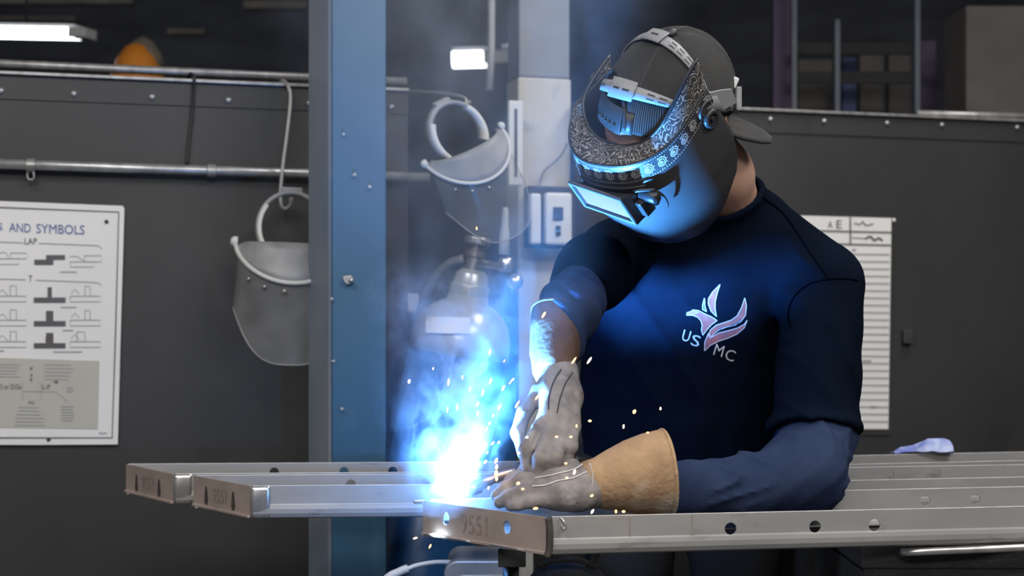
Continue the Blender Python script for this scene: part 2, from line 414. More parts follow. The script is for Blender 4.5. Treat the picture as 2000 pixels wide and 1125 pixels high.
# blue steel column (box section with a worn grey side) in front of the partition
bc = thing('steel_column', Vector((P(680, 600, 3.3).x, 3.3, 0)), 'tall blue painted steel column with a worn grey edge strip', 'column')
q0, q1, q2 = P(648, 600, 3.27), P(754, 600, 3.29), P(609, 600, 3.40)
fx = (q1-q0).normalized(); fn_ = Vector((fx.y, -fx.x, 0)); sx = (q2-q0).normalized()
def slab(p, q, th, z0, z1):
    p, q = Vector(p), Vector(q); d = Vector(th)
    return MB().hexa([Vector((r.x, r.y, z)) for z in (z0, z1) for r in (p, q, q+d, p+d)])
slab(q0, q1, -fn_*0.012, 0, 4.3).build('front_flange', 'blue_paint', bc, bevel=0.003)
slab(q2, q0+sx*0.001, Vector((sx.y, -sx.x, 0))*-0.01+Vector((0.0, 0.012, 0)), 0, 4.3).build('side_flange', 'blue_worn', bc, bevel=0.003)
slab(q1-fn_*0.013-fx*0.012, q1-fn_*0.013, -fn_*0.10, 0, 4.3).build('web', 'blue_paint', bc)
for x, y, s in ((681, 545, 1.0), (692, 341, 0.35), (722, 364, 0.4), (671, 262, 0.25), (651, 705, 0.3), (648, 583, 0.3), (668, 798, 0.3)):
    r = random.Random(int(x*7+y)); c = P(x, y, 3.262+0.0001*(x-648)); mb = MB()
    poly = [c+fx*(0.013*s*math.cos(t)*r.uniform(.6, 1.2))+UP*(0.011*s*math.sin(t)*r.uniform(.6, 1.2)) for t in [k*math.pi/5 for k in range(10)]]
    mb.prism(poly, -fn_*-0.0035); mb.build('paint_chip', 'paint_chip', bc)
MB().lathe([(0.006, 0), (0.006, 0.006), (0.003, 0.010)], P(686, 548, 3.262), fn_, 10).build('weld_lug', 'steel_bright', bc, smooth=True)

# ================================================================== conduit, hooks, hanging things on the left partition
pipe = thing('conduit_pipe', WP(300, 332, 0.03), 'horizontal galvanised pipe clamped along the dark partition', 'pipe')
pa, pb = WP(-300, 311, 0.032), WP(838, 347, 0.032)
MB().tube([pa, pb], 0.0125, 16).build('tube', 'galvanised', pipe, smooth=True)
for x in (34, 384):
    c = pa.lerp(pb, (x+300)/1138.0); t = (pb-pa).normalized()
    MB().lathe([(0.0165, -0.011), (0.0165, 0.011)], c, t, 18).build('clamp', 'steel_trim', pipe, smooth=False, bevel=0.001)
c = pa.lerp(pb, 334/1138.0)
MB().tube(spline([c-UP*0.012, c+Vector((-0.008, 0, -0.020)), c+Vector((-0.006, 0, -0.034)), c+Vector((0.006, 0, -0.034)), c+Vector((0.007, 0, -0.020)), c-UP*0.012], 5), 0.003, 8).build('eye_ring', 'steel_trim', pipe, smooth=True)
c = pa.lerp(pb, 692/1138.0)
MB().lathe([(0.0142, -0.002), (0.0142, 0.002)], c, (pb-pa).normalized(), 16).build('tape_band', 'cable_black', pipe)

def wire(name, pts, r, m, label, cat, group=None):
    o = MB().tube(spline(pts, 8), r, 8).build(name, m, smooth=True); return tag(o, label, cat, group)
wire('cable_hook', [WP(367, 150, -0.03), WP(373, 144, 0.0), WP(379, 152, 0.022), WP(378, 172, 0.016), WP(375, 220, 0.01), WP(369, 275, 0.01), WP(365, 322, 0.012)], 0.0042, 'cable_black',
     'thin black cable looped over the top rail of the partition', 'cable')
wire('hanger_rod', [WP(545, 166, -0.03), WP(553, 158, 0.0), WP(563, 170, 0.028), WP(567, 196, 0.036), WP(560, 265, 0.052), WP(553, 318, 0.06), WP(548, 372, 0.066), WP(549, 400, 0.07), WP(556, 408, 0.07), WP(566, 402, 0.072), WP(569, 386, 0.075)], 0.0048, 'wire_grey',
     'long grey bent rod hooked on the rail, holding a face shield', 'hook')

def face_shield(loc, rot, label, sc=1.0, ring=True):
    """a clear-visored face shield: guard, rim, visor, knobs and headband; local x across, -y towards the viewer"""
    root = thing('face_shield', loc, label, 'face shield', 'face shields hung in the booth')
    M = Matrix.Translation(loc) @ rot.to_4x4() @ Matrix.Scale(sc, 4)
    T = lambda x, y, z: M @ Vector((x, y, z))
    def strip(fa, fb, n=28, m=5, a0=-92, a1=92):
        rows = []
        for k in range(m+1):
            row = []
            for i in range(n+1):
                ph = math.radians(a0+(a1-a0)*i/n); A, B = Vector(fa(ph)), Vector(fb(ph)); row.append(T(*A.lerp(B, k/m)))
            rows.append(row)
        return MB().rings(rows, False, False)
    top = lambda p: (0.108*math.sin(p), -0.085*math.cos(p), 0.0)
    low = lambda p: (0.127*math.sin(p), -0.115*math.cos(p), -0.008-0.085*math.cos(p)**1.2 if math.cos(p) > 0 else -0.008)
    strip(top, low).build('brow_guard', 'shield_grey', root, smooth=True, solid=0.003)
    rim = [T(0.129*math.sin(p), -0.118*math.cos(p), -0.008-0.087*max(math.cos(p), 0)**1.2) for p in [math.radians(-95+190*i/40) for i in range(41)]]
    MB().tube(rim, 0.0055*sc, 8).build('rim', 'shield_white', root, smooth=True)
    def vz(p):
        s = abs(math.sin(p)); return -0.285+0.13*s**3.2
    strip(lambda p: (0.122*math.sin(p), -0.112*math.cos(p), -0.02-0.07*max(math.cos(p), 0)), lambda p: (0.131*math.sin(p), -0.112*math.cos(p), vz(p)), 36, 10, -86, 86).build('visor', 'visor_clear', root, smooth=True)
    edge = [T(0.131*math.sin(p), -0.112*math.cos(p), vz(p)) for p in [math.radians(-86+172*i/40) for i in range(41)]]
    MB().tube(edge, 0.0018*sc, 6).build('visor_edge', 'shield_grey', root, smooth=True)
    for s in (-1, 1):
        MB().lathe([(0.013*sc, 0), (0.013*sc, 0.010*sc), (0.008*sc, 0.016*sc), (0.0, 0.017*sc)], T(s*0.125, 0.0, 0.0), M.to_3x3() @ Vector((s, 0, 0)), 14).build('knob', 'shield_white', root, smooth=True)
    for k in range(3):
        p = math.radians(-52+k*22); MB().ball(T(0.125*math.sin(p), -0.121*math.cos(p), -0.045-0.07*math.cos(p)), 0.005*sc, 5).build('stud', 'steel_bright', root, smooth=True)
    # headband: an upright oval strap with a pale pad and a ratchet block on top
    def band(a0, a1, w, r0, nm, m):
        rows = []
        for k in (0, 1):
            rows.append([T((0.080+r0)*math.cos(t), 0.012-(k-0.5)*w+0.03*math.sin(t), 0.038+(0.088+r0)*math.sin(t)) for t in [math.radians(a0+(a1-a0)*i/36) for i in range(37)]])
        MB().rings(rows, False, False).build(nm, m, root, smooth=True, solid=0.010)
    band(-30, 210, 0.034, 0.0, 'headband', 'shield_grey'); band(140, 215, 0.058, -0.004, 'brow_pad', 'shield_white'); band(-35, 40, 0.058, -0.004, 'brow_pad', 'shield_white')
    MB().box(T(0, 0.042, 0.130), 0.050*sc, 0.03*sc, 0.018*sc, [rot @ Vector(v) for v in ((1, 0, 0), (0, 1, 0), (0, 0, 1))]).build('ratchet', 'shield_grey', root, bevel=0.003)
    return root
R3 = lambda x, y, z: (Matrix.Rotation(math.radians(z), 3, 'Z') @ Matrix.Rotation(math.radians(y), 3, 'Y') @ Matrix.Rotation(math.radians(x), 3, 'X'))
face_shield(P(568, 477, 3.50), R3(0, 2, 12), 'grey face shield with clouded visor hanging beside the blue column', 1.02)
face_shield(P(905, 283, 3.42), R3(12, -27, 20), 'face shield with tilted guard in the smoke above the gas cylinder', 0.82)
wire('hook_wire', [WP(790, 178, -0.01), P(860, 182, 3.6), P(905, 190, 3.46), P(912, 204, 3.44), P(918, 198, 3.43)], 0.004, 'wire_grey', 'short grey wire from the rail end to the tilted face shield', 'hook')

# ================================================================== wall chart and paper form
chart = thing('wall_chart', WP(40, 868, 0.01), 'white welding joint wall chart with blue heading and diagrams', 'poster')
cw = lambda o: (lambda x, y: WP(x, y, o))
def sheet(pts, off, th, nm, m, par, label=None):
    mb = MB(); mb.prism([WP(x, y, off) for x, y in pts], -WN*th); return mb.build(nm, m, par, label=label)
sheet([(-170, 386), (240, 402), (243, 408), (236, 640), (230, 868), (60, 869), (-170, 868)], 0.012, 0.006, 'board', 'paper_white', chart)
sheet([(-60, 697), (194, 705), (191, 838), (-60, 834)], 0.0136, 0.001, 'legend_panel', 'paper_cream', chart, 'cream printed legend panel')
mb = MB(); f1 = cw(0.0142); f2 = cw(0.0152)
ribbon(mb, [(-160, 399), (0, 405), (232, 414), (226, 640), (219, 855), (0, 855), (-160, 855)], 2.4, f1)
mb.build('border_line', 'ink_dark', chart)
mb = MB(); text_mb(mb, 'S', f1, -5, 435, 5, 449, 1.0); text_mb(mb, 'AND', f1, 18, 435, 60, 452, 2.0); text_mb(mb, 'SYMBOLS', f1, 71, 437, 165, 455, 3.0)
mb.build('heading', 'ink_blue', chart)
for w_, bx_ in (('LAP', (48, 465, 72, 477)), ('T', (56, 538, 63, 550))):
    mb = MB(); text_mb(mb, w_, f1, *bx_); mb.build('subheading', 'ink_dark', chart)
mb = MB()
for xs in ([(-60, 470), (45, 474)], [(75, 475), (180, 479), (192, 480), (199, 486)], [(-60, 543), (50, 546)], [(70, 547), (180, 551), (192, 552), (198, 557)]): ribbon(mb, xs, 1.6, f1)
def rect(x0, y0, x1, y1, w=1.3): ribbon(mb, [(x0, y0), (x1, y0), (x1, y1), (x0, y1), (x0, y0-w/2)], w, f1)
rect(20, 494, 52, 505); rect(-10, 505, 37, 516); rect(165, 499, 198, 511); rect(137, 511, 183, 521)
ribbon(mb, [(-4, 497), (5, 492), (12, 494), (17, 504)], 1.3, f1); ribbon(mb, [(136, 501), (150, 500), (165, 510)], 1.3, f1)
for y in (578, 625, 667):
    rect(-10, y, 51, y+11); rect(20, y-20, 32, y); ribbon(mb, [(-3, y-8), (6, y-12), (16, y)], 1.3, f1)
    rect(137, y, 196, y+11); rect(166-(y > 660)*16, y-19, 176-(y > 660)*10, y); ribbon(mb, [(139, y-6), (146, y-14), (155, y-4)], 1.3, f1)
mb.build('line_drawings', 'ink_faint', chart, kind='stuff')
def blk(x0, y0, x1, y1, nm='joint_bar', m='ink_dark'): MB().add([f1(x0, y0), f1(x1, y0), f1(x1, y1), f1(x0, y1)], [(0, 1, 2, 3)]).build(nm, m, chart)
blk(90, 498, 127, 507); blk(67, 507, 104, 517)
for y, w in ((581, 8), (627, 14), (670, 14)):
    blk(66, y, 128, y+10); blk(97-w/2, y-20, 97+w/2, y)
rnd = random.Random(3)
blk(89, 658, 92, 668, 'weld_mark', 'ink_rust'); blk(100, 659, 104, 668, 'weld_mark', 'ink_rust')
for x0, x1, y in ((117, 150, 531), (118, 149, 600), (122, 143, 645), (103, 160, 687), (-8, 8, 685), (193, 208, 846)):
    mb = MB(); ribbon(mb, [(x0, y), (x1, y)], 2.2, f1); mb.build('caption', 'ink_faint', chart)
mb = MB()
for y in range(0, 5):
    ribbon(mb, [(-40+rnd.random()*30, 711+y*6), (46-rnd.random()*14, 712+y*6)], 1.5, f2); ribbon(mb, [(86, 712+y*7), (146-rnd.random()*20, 713+y*7)], 1.5, f2)
for y in range(6): ribbon(mb, [(34-y*2+rnd.random()*6, 795+y*7), (78+y*3-rnd.random()*6, 796+y*7)], 1.5, f2); ribbon(mb, [(119, 794+y*5.5), (138+rnd.random()*8, 794+y*5.5)], 1.5, f2)
for y in range(3): ribbon(mb, [(130, 757+y*4), (142, 757+y*4)], 1.4, f2)
ribbon(mb, [(44, 745), (44, 782)], 1.2, f2); ribbon(mb, [(80, 745), (80, 782)], 1.2, f2); ribbon(mb, [(46, 764), (110, 765), (132, 784)], 1.2, f2)
mb.build('legend_lines', 'ink_faint', chart, kind='stuff')
mb = MB(); blk2 = lambda x0, y0, x1, y1: mb.add([f2(x0, y0), f2(x1, y0), f2(x1, y1), f2(x0, y1)], [(0, 1, 2, 3)])
for y in (717, 729, 738): text_mb(mb, 'F' if y == 717 else 'A' if y == 729 else 'R', f2, 59, y, 64, y+7)
text_mb(mb, 'L-P', f2, 83, 751, 98, 760); text_mb(mb, 'S or D/Gs', f2, 1, 750, 41, 760); text_mb(mb, '(N)', f2, 55, 783, 67, 791); mb.add([f2(103, 745), f2(113, 743), f2(112, 750)], [(0, 1, 2)])
mb.build('legend_symbols', 'ink_dark', chart, kind='stuff')
for x, y in ((208, 433), (95, 858)): MB().lathe([(0.005, 0), (0.005, 0.003), (0.002, 0.005)], WP(x, y, 0.012), WN, 10).build('pin', 'plastic_dark', chart)

form = thing('paper_form', WP(1660, 840, 0.005), 'tall white ruled paper form pinned behind the shoulder', 'paper')
sheet([(1556, 414), (1748, 420), (1742, 850), (1556, 850)], 0.004, 0.004, 'backing_board', 'panel_paint', form)
sheet([(1564, 421), (1741, 426), (1735, 838), (1564, 838)], 0.0065, 0.002, 'sheet', 'paper_white', form)
f3 = cw(0.0085); mb = MB()
ribbon(mb, [(1564, 450), (1741, 454)], 3.0, f3); ribbon(mb, [(1564, 475), (1740, 479)], 3.0, f3); ribbon(mb, [(1661, 424), (1661, 477)], 3.0, f3)
mb.build('ruled_header', 'ink_dark', form)
mb = MB()
for i in range(24): ribbon(mb, [(1566, 495+i*14.2), (1738-i*0.15, 497+i*14.2)], 2.6, f3)
for x0, x1, y in ((1664, 1672, 488), (1684, 1702, 705), (1700, 1712, 795)): ribbon(mb, [(x0, y), (x1, y)], 4, f3)
mb.build('ruled_lines', 'ink_faint', form, kind='stuff')
mb = MB(); text_mb(mb, 'A', f3, 1617, 432, 1626, 445); text_mb(mb, 'E', f3, 1634, 430, 1644, 446)
ribbon(mb, curve2([(1668, 436), (1680, 438), (1685, 433), (1692, 440), (1706, 437)]), 2.2, f3)
ribbon(mb, curve2([(1690, 466), (1700, 462), (1708, 469), (1716, 465), (1724, 470)]), 4, f3); ribbon(mb, [(1664, 464), (1690, 466)], 1.6, f3)
mb.build('handwriting', 'ink_dark', form, kind='stuff')
MB().lathe([(0.006, 0), (0.006, 0.004), (0.002, 0.006)], WP(1745, 430, 0.004), WN, 10).build('pin', 'plastic_white', form)
sw = MB().box(WP(1772, 658, 0.01), 0.03, 0.02, 0.04, (WT, WN, UP)).build('wall_socket', 'plastic_dark', bevel=0.003)
tag(sw, 'small dark socket on the partition beside the paper form', 'socket')

# ================================================================== things on and near the pale column
br = thing('wall_bracket', WP(1004, 358, 0.0), 'narrow white slotted bracket on the pale column edge', 'bracket')
c = WP(1006, 280, 0.06)
MB().box(c, 0.040, 0.02, 0.225, (WT, WN, UP)).build('plate', 'plastic_white', br, bevel=0.004)
MB().box(c+WN*0.011-WT*0.001, 0.007, 0.004, 0.18, (WT, WN, UP)).build('slot', 'plastic_dark', br)
ct = thing('control_box', WP(1075, 480, 0.0), 'dark framed wall control box with two white covers', 'control box')
c = WP(1074, 425, 0.03)
MB().box(c, 0.135, 0.05, 0.165, (WT, WN, UP)).build('back_box', 'plastic_dark', ct, bevel=0.004)
MB().box(WP(1044, 428, 0.06), 0.030, 0.03, 0.135, (WT, WN, UP)).build('side_cover', 'plastic_white', ct, bevel=0.006)
cv = MB().box(WP(1089, 428, 0.065), 0.075, 0.03, 0.140, (WT, WN, UP)).build('main_cover', 'plastic_white', ct, bevel=0.008)
MB().box(WP(1090, 417, 0.083), 0.026, 0.006, 0.034, (WT, WN, UP)).build('dial_window', 'plastic_dark', cv)
for y in (445, 456): MB().box(WP(1090, y, 0.083), 0.013, 0.008, 0.011, (WT, WN, UP)).build('button', 'plastic_dark', cv)
wire('control_cable', [WP(1108, 280, 0.02), WP(1098, 300, 0.02), WP(1082, 318, 0.02), WP(1062, 336, 0.02), WP(1052, 370, 0.03)], 0.003, 'hose_grey', 'thin grey cable drooping to the wall control box', 'cable')
hp = thing('hanging_conduit', P(962, 172, 4.4), 'slim pale conduit hanging from the roof above the smoke', 'conduit')
MB().tube([P(956, 176, 4.4), P(960, 90, 4.4), Vector((P(965, 0, 4.4).x, 4.4, 4.3))], 0.011, 12).build('tube', 'plastic_white', hp, smooth=True)
MB().tube([P(980, 93, 4.4), P(1012, 86, 4.4)], 0.010, 10).build('side_arm', 'plastic_white', hp, smooth=True)
bp = MB().box(Vector((P(980, 600, 3.86).x, 3.86, P(980, 556, 3.86).z/2)), 0.075, 0.06, P(980, 556, 3.86).z).build('blue_post', 'cyl_blue', bevel=0.006)
tag(bp, 'short blue square post standing behind the gas cylinder', 'post')

# gas cylinder leaning towards the blue column
gc_top = P(917, 562, 3.56); gc_ax = (P(834, 1040, 3.56)-gc_top).normalized(); L = gc_top.z/-gc_ax.z
base = gc_top+gc_ax*(L-0.012); gax = -gc_ax; H = (base-gc_top).length
gcy = thing('gas_cylinder', base, 'tall blue gas cylinder with silver shoulder and flowmeter in the smoke', 'gas cylinder')
RB = 0.124
MB().lathe([(RB*0.9, 0), (RB, 0.02), (RB, H-0.165)], base, gax, 40).build('body', 'cyl_blue', gcy, smooth=True)
sh = [(RB+0.0006, H-0.168), (RB+0.0006, H-0.14)]+[(RB*math.cos(t)*0.72+RB*0.28, H-0.14+0.105*math.sin(t)) for t in [math.radians(10*i) for i in range(1, 8)]]+[(0.054, H-0.035), (0.050, H-0.02)]
MB().lathe(sh, base, gax, 40).build('shoulder', 'cyl_silver', gcy, smooth=True)
MB().lathe([(0.050, H-0.03), (0.050, H+0.005), (0.044, H+0.012), (0.040, H+0.035), (0.028, H+0.045)], base, gax, 28).build('neck_ring', 'cyl_silver', gcy, smooth=True, bevel=0.001)
vl = MB().lathe([(0.020, H+0.03), (0.020, H+0.075), (0.026, H+0.078), (0.026, H+0.092), (0.016, H+0.096), (0.016, H+0.108)], base, gax, 20).build('valve', 'brass_dull', gcy, smooth=False)
MB().lathe([(0.031, H+0.108), (0.033, H+0.112), (0.033, H+0.124), (0.029, H+0.128)], base, gax, 18).build('hand_wheel', 'steel_bright', vl, bevel=0.001)
lc = P(872, 632, 3.44); ln_ = (Vector((0, -1, 0))+UP*0.35).normalized()
rows = []
for k in range(3):
    row = []
    for i in range(9):
        x = 832+(918-832)*i/8; y = 618+16*k+2.0*i/8
        ray = (P(x, y, 1)-EYE).normalized(); o2 = EYE-base
        dpar = ray-gax*ray.dot(gax); opar = o2-gax*o2.dot(gax); rr = RB*0.97-0.0075*(2-k)
        A_, B_, C_ = dpar.dot(dpar), 2*dpar.dot(opar), opar.dot(opar)-rr*rr
        t = (-B_-math.sqrt(max(B_*B_-4*A_*C_, 0)))/(2*A_); row.append(EYE+ray*(t-0.012))
    rows.append(row)
MB().rings(rows, False, False).build('label_sticker', 'paper_white', gcy, solid=0.001)
fm = thing('flowmeter', P(990, 540, 3.50), 'clear tube gas flowmeter mounted beside the cylinder valve', 'gauge')
MB().tube([P(935, 515, 3.54), P(975, 519, 3.51), P(1003, 521, 3.50)], 0.011, 12).build('inlet', 'brass_dull', fm, smooth=True)
MB().lathe([(0.016, 0), (0.019, 0.006), (0.019, 0.028), (0.014, 0.034)], P(988, 530, 3.50), (0, 0, 1), 18).build('body', 'steel_bright', fm, smooth=True)
MB().lathe([(0.0135, 0.0), (0.0125, 0.05), (0.0095, 0.075), (0.0085, 0.105), (0.006, 0.115)], P(984, 497, 3.50), (0.03, 0, 1), 16).build('flow_tube', 'plastic_white', fm, smooth=True)
MB().lathe([(0.008, 0), (0.018, 0.006), (0.020, 0.022), (0.012, 0.034), (0.0, 0.036)], P(1003, 538, 3.50), (0.25, -0.4, -0.9), 16).build('outlet_cap', 'steel_bright', fm, smooth=True)
wire('gas_hose', [P(905, 505, 3.56), P(872, 518, 3.59), P(842, 556, 3.64), P(822, 604, 3.69), P(812, 700, 3.74), P(812, 900, 3.76), P(820, 1300, 3.76)], 0.011, 'hose_grey', 'thick grey gas hose arching down behind the cylinder', 'hose', 'gas hoses')
wire('gas_hose', [P(912, 520, 3.58), P(884, 524, 3.62), P(856, 562, 3.68), P(836, 610, 3.74), P(830, 720, 3.78), P(835, 1300, 3.80)], 0.008, 'hose_grey', 'thinner inner gas hose arching beside the thick one', 'hose', 'gas hoses')
bx = MB().box(P(806, 592, 3.80), 0.03, 0.04, 0.05).build('wall_box', 'paper_cream', bevel=0.004)
tag(bx, 'small cream box at the end of the partition behind the hoses', 'box')

# ================================================================== the dim shop beyond the partitions
def tube_light(x0, y0, x1, y1, d0, d1, h, label):
    a, b = P(x0, y0, d0), P(x1, y1, d1); r = thing('tube_light', (a+b)/2, label, 'ceiling light', 'lit tube lights in the shop')
    t = (b-a).normalized(); dn = (UP-t*UP.dot(t)).normalized(); sd = t.cross(dn); L = (b-a).length
    MB().box((a+b)/2+dn*h*0.75, L*1.02, h*1.6, h*0.3, (t, sd, dn)).build('housing', 'beam_dim', r)
    for s in (-1, 1):
        o = MB().tube([a+sd*s*h*0.4, b+sd*s*h*0.4], h*0.42, 12).build('tube', 'tube_glow', r, smooth=True)
    MB().box(b+t*h*0.4, h*1.6, h*1.7, h*0.8, (t, sd, dn)).build('end_cap', 'plastic_white', r, bevel=h*0.1)
    for k in (0.35, 0.8): MB().tube([a.lerp(b, k)+dn*h*0.8, Vector((a.lerp(b, k).x, a.lerp(b, k).y, 4.3))], 0.006, 6).build('hanger', 'beam_dim', r)
tube_light(-330, 57, 152, 66, 6.6, 6.2, 0.055, 'long lit tube light above the left partition')
tube_light(884, 117, 956, 115, 8.2, 8.2, 0.095, 'short bright tube light beside the hanging conduit')
od = thing('orange_drum', Vector((P(268, 600, 5.6).x, 5.6, 0)), 'orange rounded hood rising behind the partition rail', 'hood')
zt = P(268, 82, 5.6).z
MB().lathe([(0.16, 0), (0.16, 1.2), (0.14, zt-0.55), (0.125, zt-0.25), (0.104, zt-0.14), (0.080, zt-0.07), (0.045, zt-0.02), (0.0, zt)], ORG[od.name], (0, 0, 1), 32).build('body', 'orange_paint', od, smooth=True)
MB().lathe([(0.088, zt-0.09), (0.070, zt-0.035), (0.040, zt+0.008), (0.0, zt+0.03)], ORG[od.name]+Vector((0.015, 0.03, 0)), (0, 0, 1), 24).build('cap_cover', 'grey_rim', od, smooth=True)
def post(x, w, ytop, ybot, d, m, nm, label, cat, dep=0.06, grp='stock and posts of the far rack'):
    a = P(x, 600, d); z1 = min(P(x, ytop, d).z, 4.2)
    o = MB().box((a.x, a.y, z1/2), w*d/F, dep, z1).build(nm, m, bevel=0.004); tag(o, label, cat, grp)
post(1530, 44, -80, 220, 6.4, 'rack_purple', 'purple_sheet', 'tall dim purple sheet standing behind the cap brim', 'sheet')
post(1656, 26, 115, 220, 6.5, 'rack_blue', 'blue_board', 'narrow dim blue board standing in the far rack', 'board')
post(1590, 66, 118, 220, 6.9, 'rack_brown', 'brown_crate', 'dim brown crate between two thin rack posts', 'crate')
post(1700, 46, 105, 220, 6.9, 'rack_brown', 'brown_board', 'dim brown board next to the blue one', 'board')
post(1755, 44, 98, 220, 6.9, 'rack_brown', 'brown_board', 'dim brown board against the tall rack post', 'board')
post(1810, 30, 82, 220, 6.7, 'rack_purple', 'purple_board', 'dim purple board just past the tall rack post', 'board')
post(1926, 122, 26, 220, 6.0, 'rack_brown', 'brown_cabinet', 'large dim brown cabinet at the far end of the rack', 'cabinet', 0.3)
rk = thing('storage_rack', Vector((P(1690, 600, 6.2).x, 6.3, 0)), 'dim far storage rack with thin pale posts', 'rack')
for x, yt in ((1550, -80), (1634, 40), (1790, -80)):
    a = P(x, 600, 6.2); z1 = min(P(x, yt, 6.2).z, 4.2); MB().box((a.x, 6.2, z1/2), 9*6.2/F, 0.04, z1).build('post', 'rack_post', rk)
for y in (96, 152, 330):
    a, b = P(1546, y, 6.24), P(1794, y, 6.24); MB().box(((a.x+b.x)/2, 6.235, a.z), b.x-a.x, 0.02, 0.05).build('shelf_rail', 'beam_dim', rk)

# ================================================================== the steel frames being welded
ZT = CZ-0.337*KF; HF = 0.0582
def on(x, y):                      # a point at frame-top height
    return P(x, y, F*(CZ-ZT)/(y-HOR))
PROF = [(0, 0), (0, -0.033), (0.0006, -0.0345), (0.0030, -0.0355), (0.0042, -0.042), (0.0036, -0.050), (0.000, -0.0570), (-0.006, -0.060), (-0.022, -0.060),
        (-0.022, -0.0575), (-0.007, -0.0575), (-0.002, -0.0550), (0.0008, -0.049), (0.0014, -0.042), (0.0004, -0.0375), (-0.0026, -0.0360), (-0.0026, 0)]
def rail(name, a, b, out, parent, holes=(), hz=-0.024, hr=0.0098):
    """folded steel channel from a to b (both at the top outer edge), out = side the face looks to"""
    a, b = Vector(a), Vector(b); t = (b-a).normalized(); n = Vector((t.y, -t.x, 0))
    if n.dot(Vector(out)) < 0: n = -n
    mb = MB(); poly = [a+n*u+UP*v for u, v in PROF]; mb.prism(poly, b-a)
    o = mb.build(name, 'steel_rail', parent)
    MB().box((a+b)/2-n*0.0013+UP*0.0004, (b-a).length, 0.0030, 0.0010, (t, n, UP)).build('cut_edge_shine', 'edge_shine', parent)  # strip carrying the painted shine along the top edge
    cut = []
    for s in holes:
        c = a+t*s+UP*hz; cut.append(MB().lathe([(hr, -0.02), (hr, 0.02)], c, n, 20))
    org = ORG[o.name]
    for k in cut:
        for i, q in enumerate(k.v): k.v[i] = q
    # cutters are in world space, the object is placed through its parent
    bpy.context.view_layer.update()
    if cut: bake(o, cut)
    return o
def plate(name, a, b, parent, holes, hr=(0.0085, 0.0085), hz=-0.026, lip=True, num=None, thick=0.003, fwd=None):
    a, b = Vector(a), Vector(b); t = (b-a).normalized(); n = Vector((t.y, -t.x, 0)); n = n if n.y < 0 else -n
    mb = MB(); mb.prism([a, b, b-UP*(HF-0.004), a-UP*(HF-0.004)], -n*thick)
    o = mb.build(name, 'steel_scale', parent); cut = []; L = (b-a).length
    for s, z in holes:
        c = a+t*(L*s)+UP*z
        cut.append(MB().prism([c+t*hr[0]*math.cos(q)+UP*hr[1]*math.sin(q)+n*0.02 for q in [2*math.pi*k/20 for k in range(20)]], -n*0.05))
    bpy.context.view_layer.update()
    if cut: bake(o, cut)
    if lip:
        mb = MB(); c0, c1 = a-UP*(HF-0.005), b-UP*(HF-0.005)
        mb.prism([c0+n*0.0045, c0-n*0.02, c0-n*0.02-UP*0.005, c0+n*0.0045-UP*0.005], c1-c0); mb.build('bottom_lip', 'steel_scale', parent, bevel=0.001)
    if num:
        s0, s1, z0, z1 = num; vs, fs = text2d('9551'); mb = MB()
        mb.add([a+t*(L*(s0+(s1-s0)*u))+UP*(z0+(z1-z0)*v)+n*0.0006 for u, v in vs], fs); mb.build('stamped_number', 'stamp_brown', o, label='brown stamped number 9551')
    return o, t, n
def bead(name, pts, r, m, parent):
    return MB().tube(spline(pts, 5), r, 8).build(name, m, parent, smooth=True)

# nearest frame
C1, C2 = on(826, 977.5), on(1066, 1010.5); CR = on(2120, 987); CB = on(2120, 948)
fr = thing('steel_frame', C2-UP*HF, 'nearest steel channel frame, being welded under the gloves', 'steel frame', 'steel channel frames')
fa = C2+Vector((0.010, 0.002, 0))
t = (CR-fa).normalized()
hs = [((P(x, 1000, 1).x)) for x in (1427, 1592, 1708)]
def s_at(a, b, x):                 # distance along a-b at which the image column x is met
    k = (x-1000)/F; a2, b2 = Vector(a), Vector(b); u = (k*a2.y-a2.x)/((b2.x-a2.x)-k*(b2.y-a2.y)); return u*(b2-a2).length
rail('front_rail', fa, CR, (0, -1, 0), fr, [s_at(fa, CR, x) for x in (1427, 1592, 1708)], hz=-0.0245)
ba = C1+Vector((0.012, 0.012, 0))
rail('rear_rail', ba, CB, (0, 1, 0), fr, [s_at(ba, CB, x) for x in (1806, 1903)], hz=-0.020)
o, t, n = plate('end_plate', C1, C2, fr, [(0.20, -0.025), (0.70, -0.025)], (0.0085, 0.0115), num=(0.33, 0.545, -0.044, -0.012))
bead('corner_weld', [C2+Vector((0.004, -0.001, 0)), C2+Vector((0.006, -0.003, -0.02)), C2+Vector((0.006, -0.003, -0.045)), C2+Vector((0.002, -0.003, -0.062))], 0.0055, 'stamp_dark', fr)
bead('weld_curl', [fa+Vector((0.012, -0.002, 0.0)), fa+Vector((0.018, -0.005, -0.006)), fa+Vector((0.021, -0.006, -0.014)), fa+Vector((0.017, -0.006, -0.017)), fa+Vector((0.014, -0.005, -0.012))], 0.0016, 'steel_bright', fr)
mb = MB(); q = C1+Vector((-0.004, 0.004, 0.0)); mb.box(q+Vector((-0.003, 0, -0.002)), 0.018, 0.012, 0.007); mb.build('rail_tab', 'steel_bright', fr, bevel=0.002)
bead('lower_weld', [C1.lerp(C2, 0.03)+n*0.004-UP*0.0555, C1.lerp(C2, 0.2)+n*0.004-UP*0.0555, C1.lerp(C2, 0.42)+n*0.004-UP*0.056], 0.0016, 'steel_bright', fr)
bead('lower_weld', [C1.lerp(C2, 0.58)+n*0.004-UP*0.0555, C1.lerp(C2, 0.84)+n*0.004-UP*0.056], 0.0013, 'steel_bright', fr)
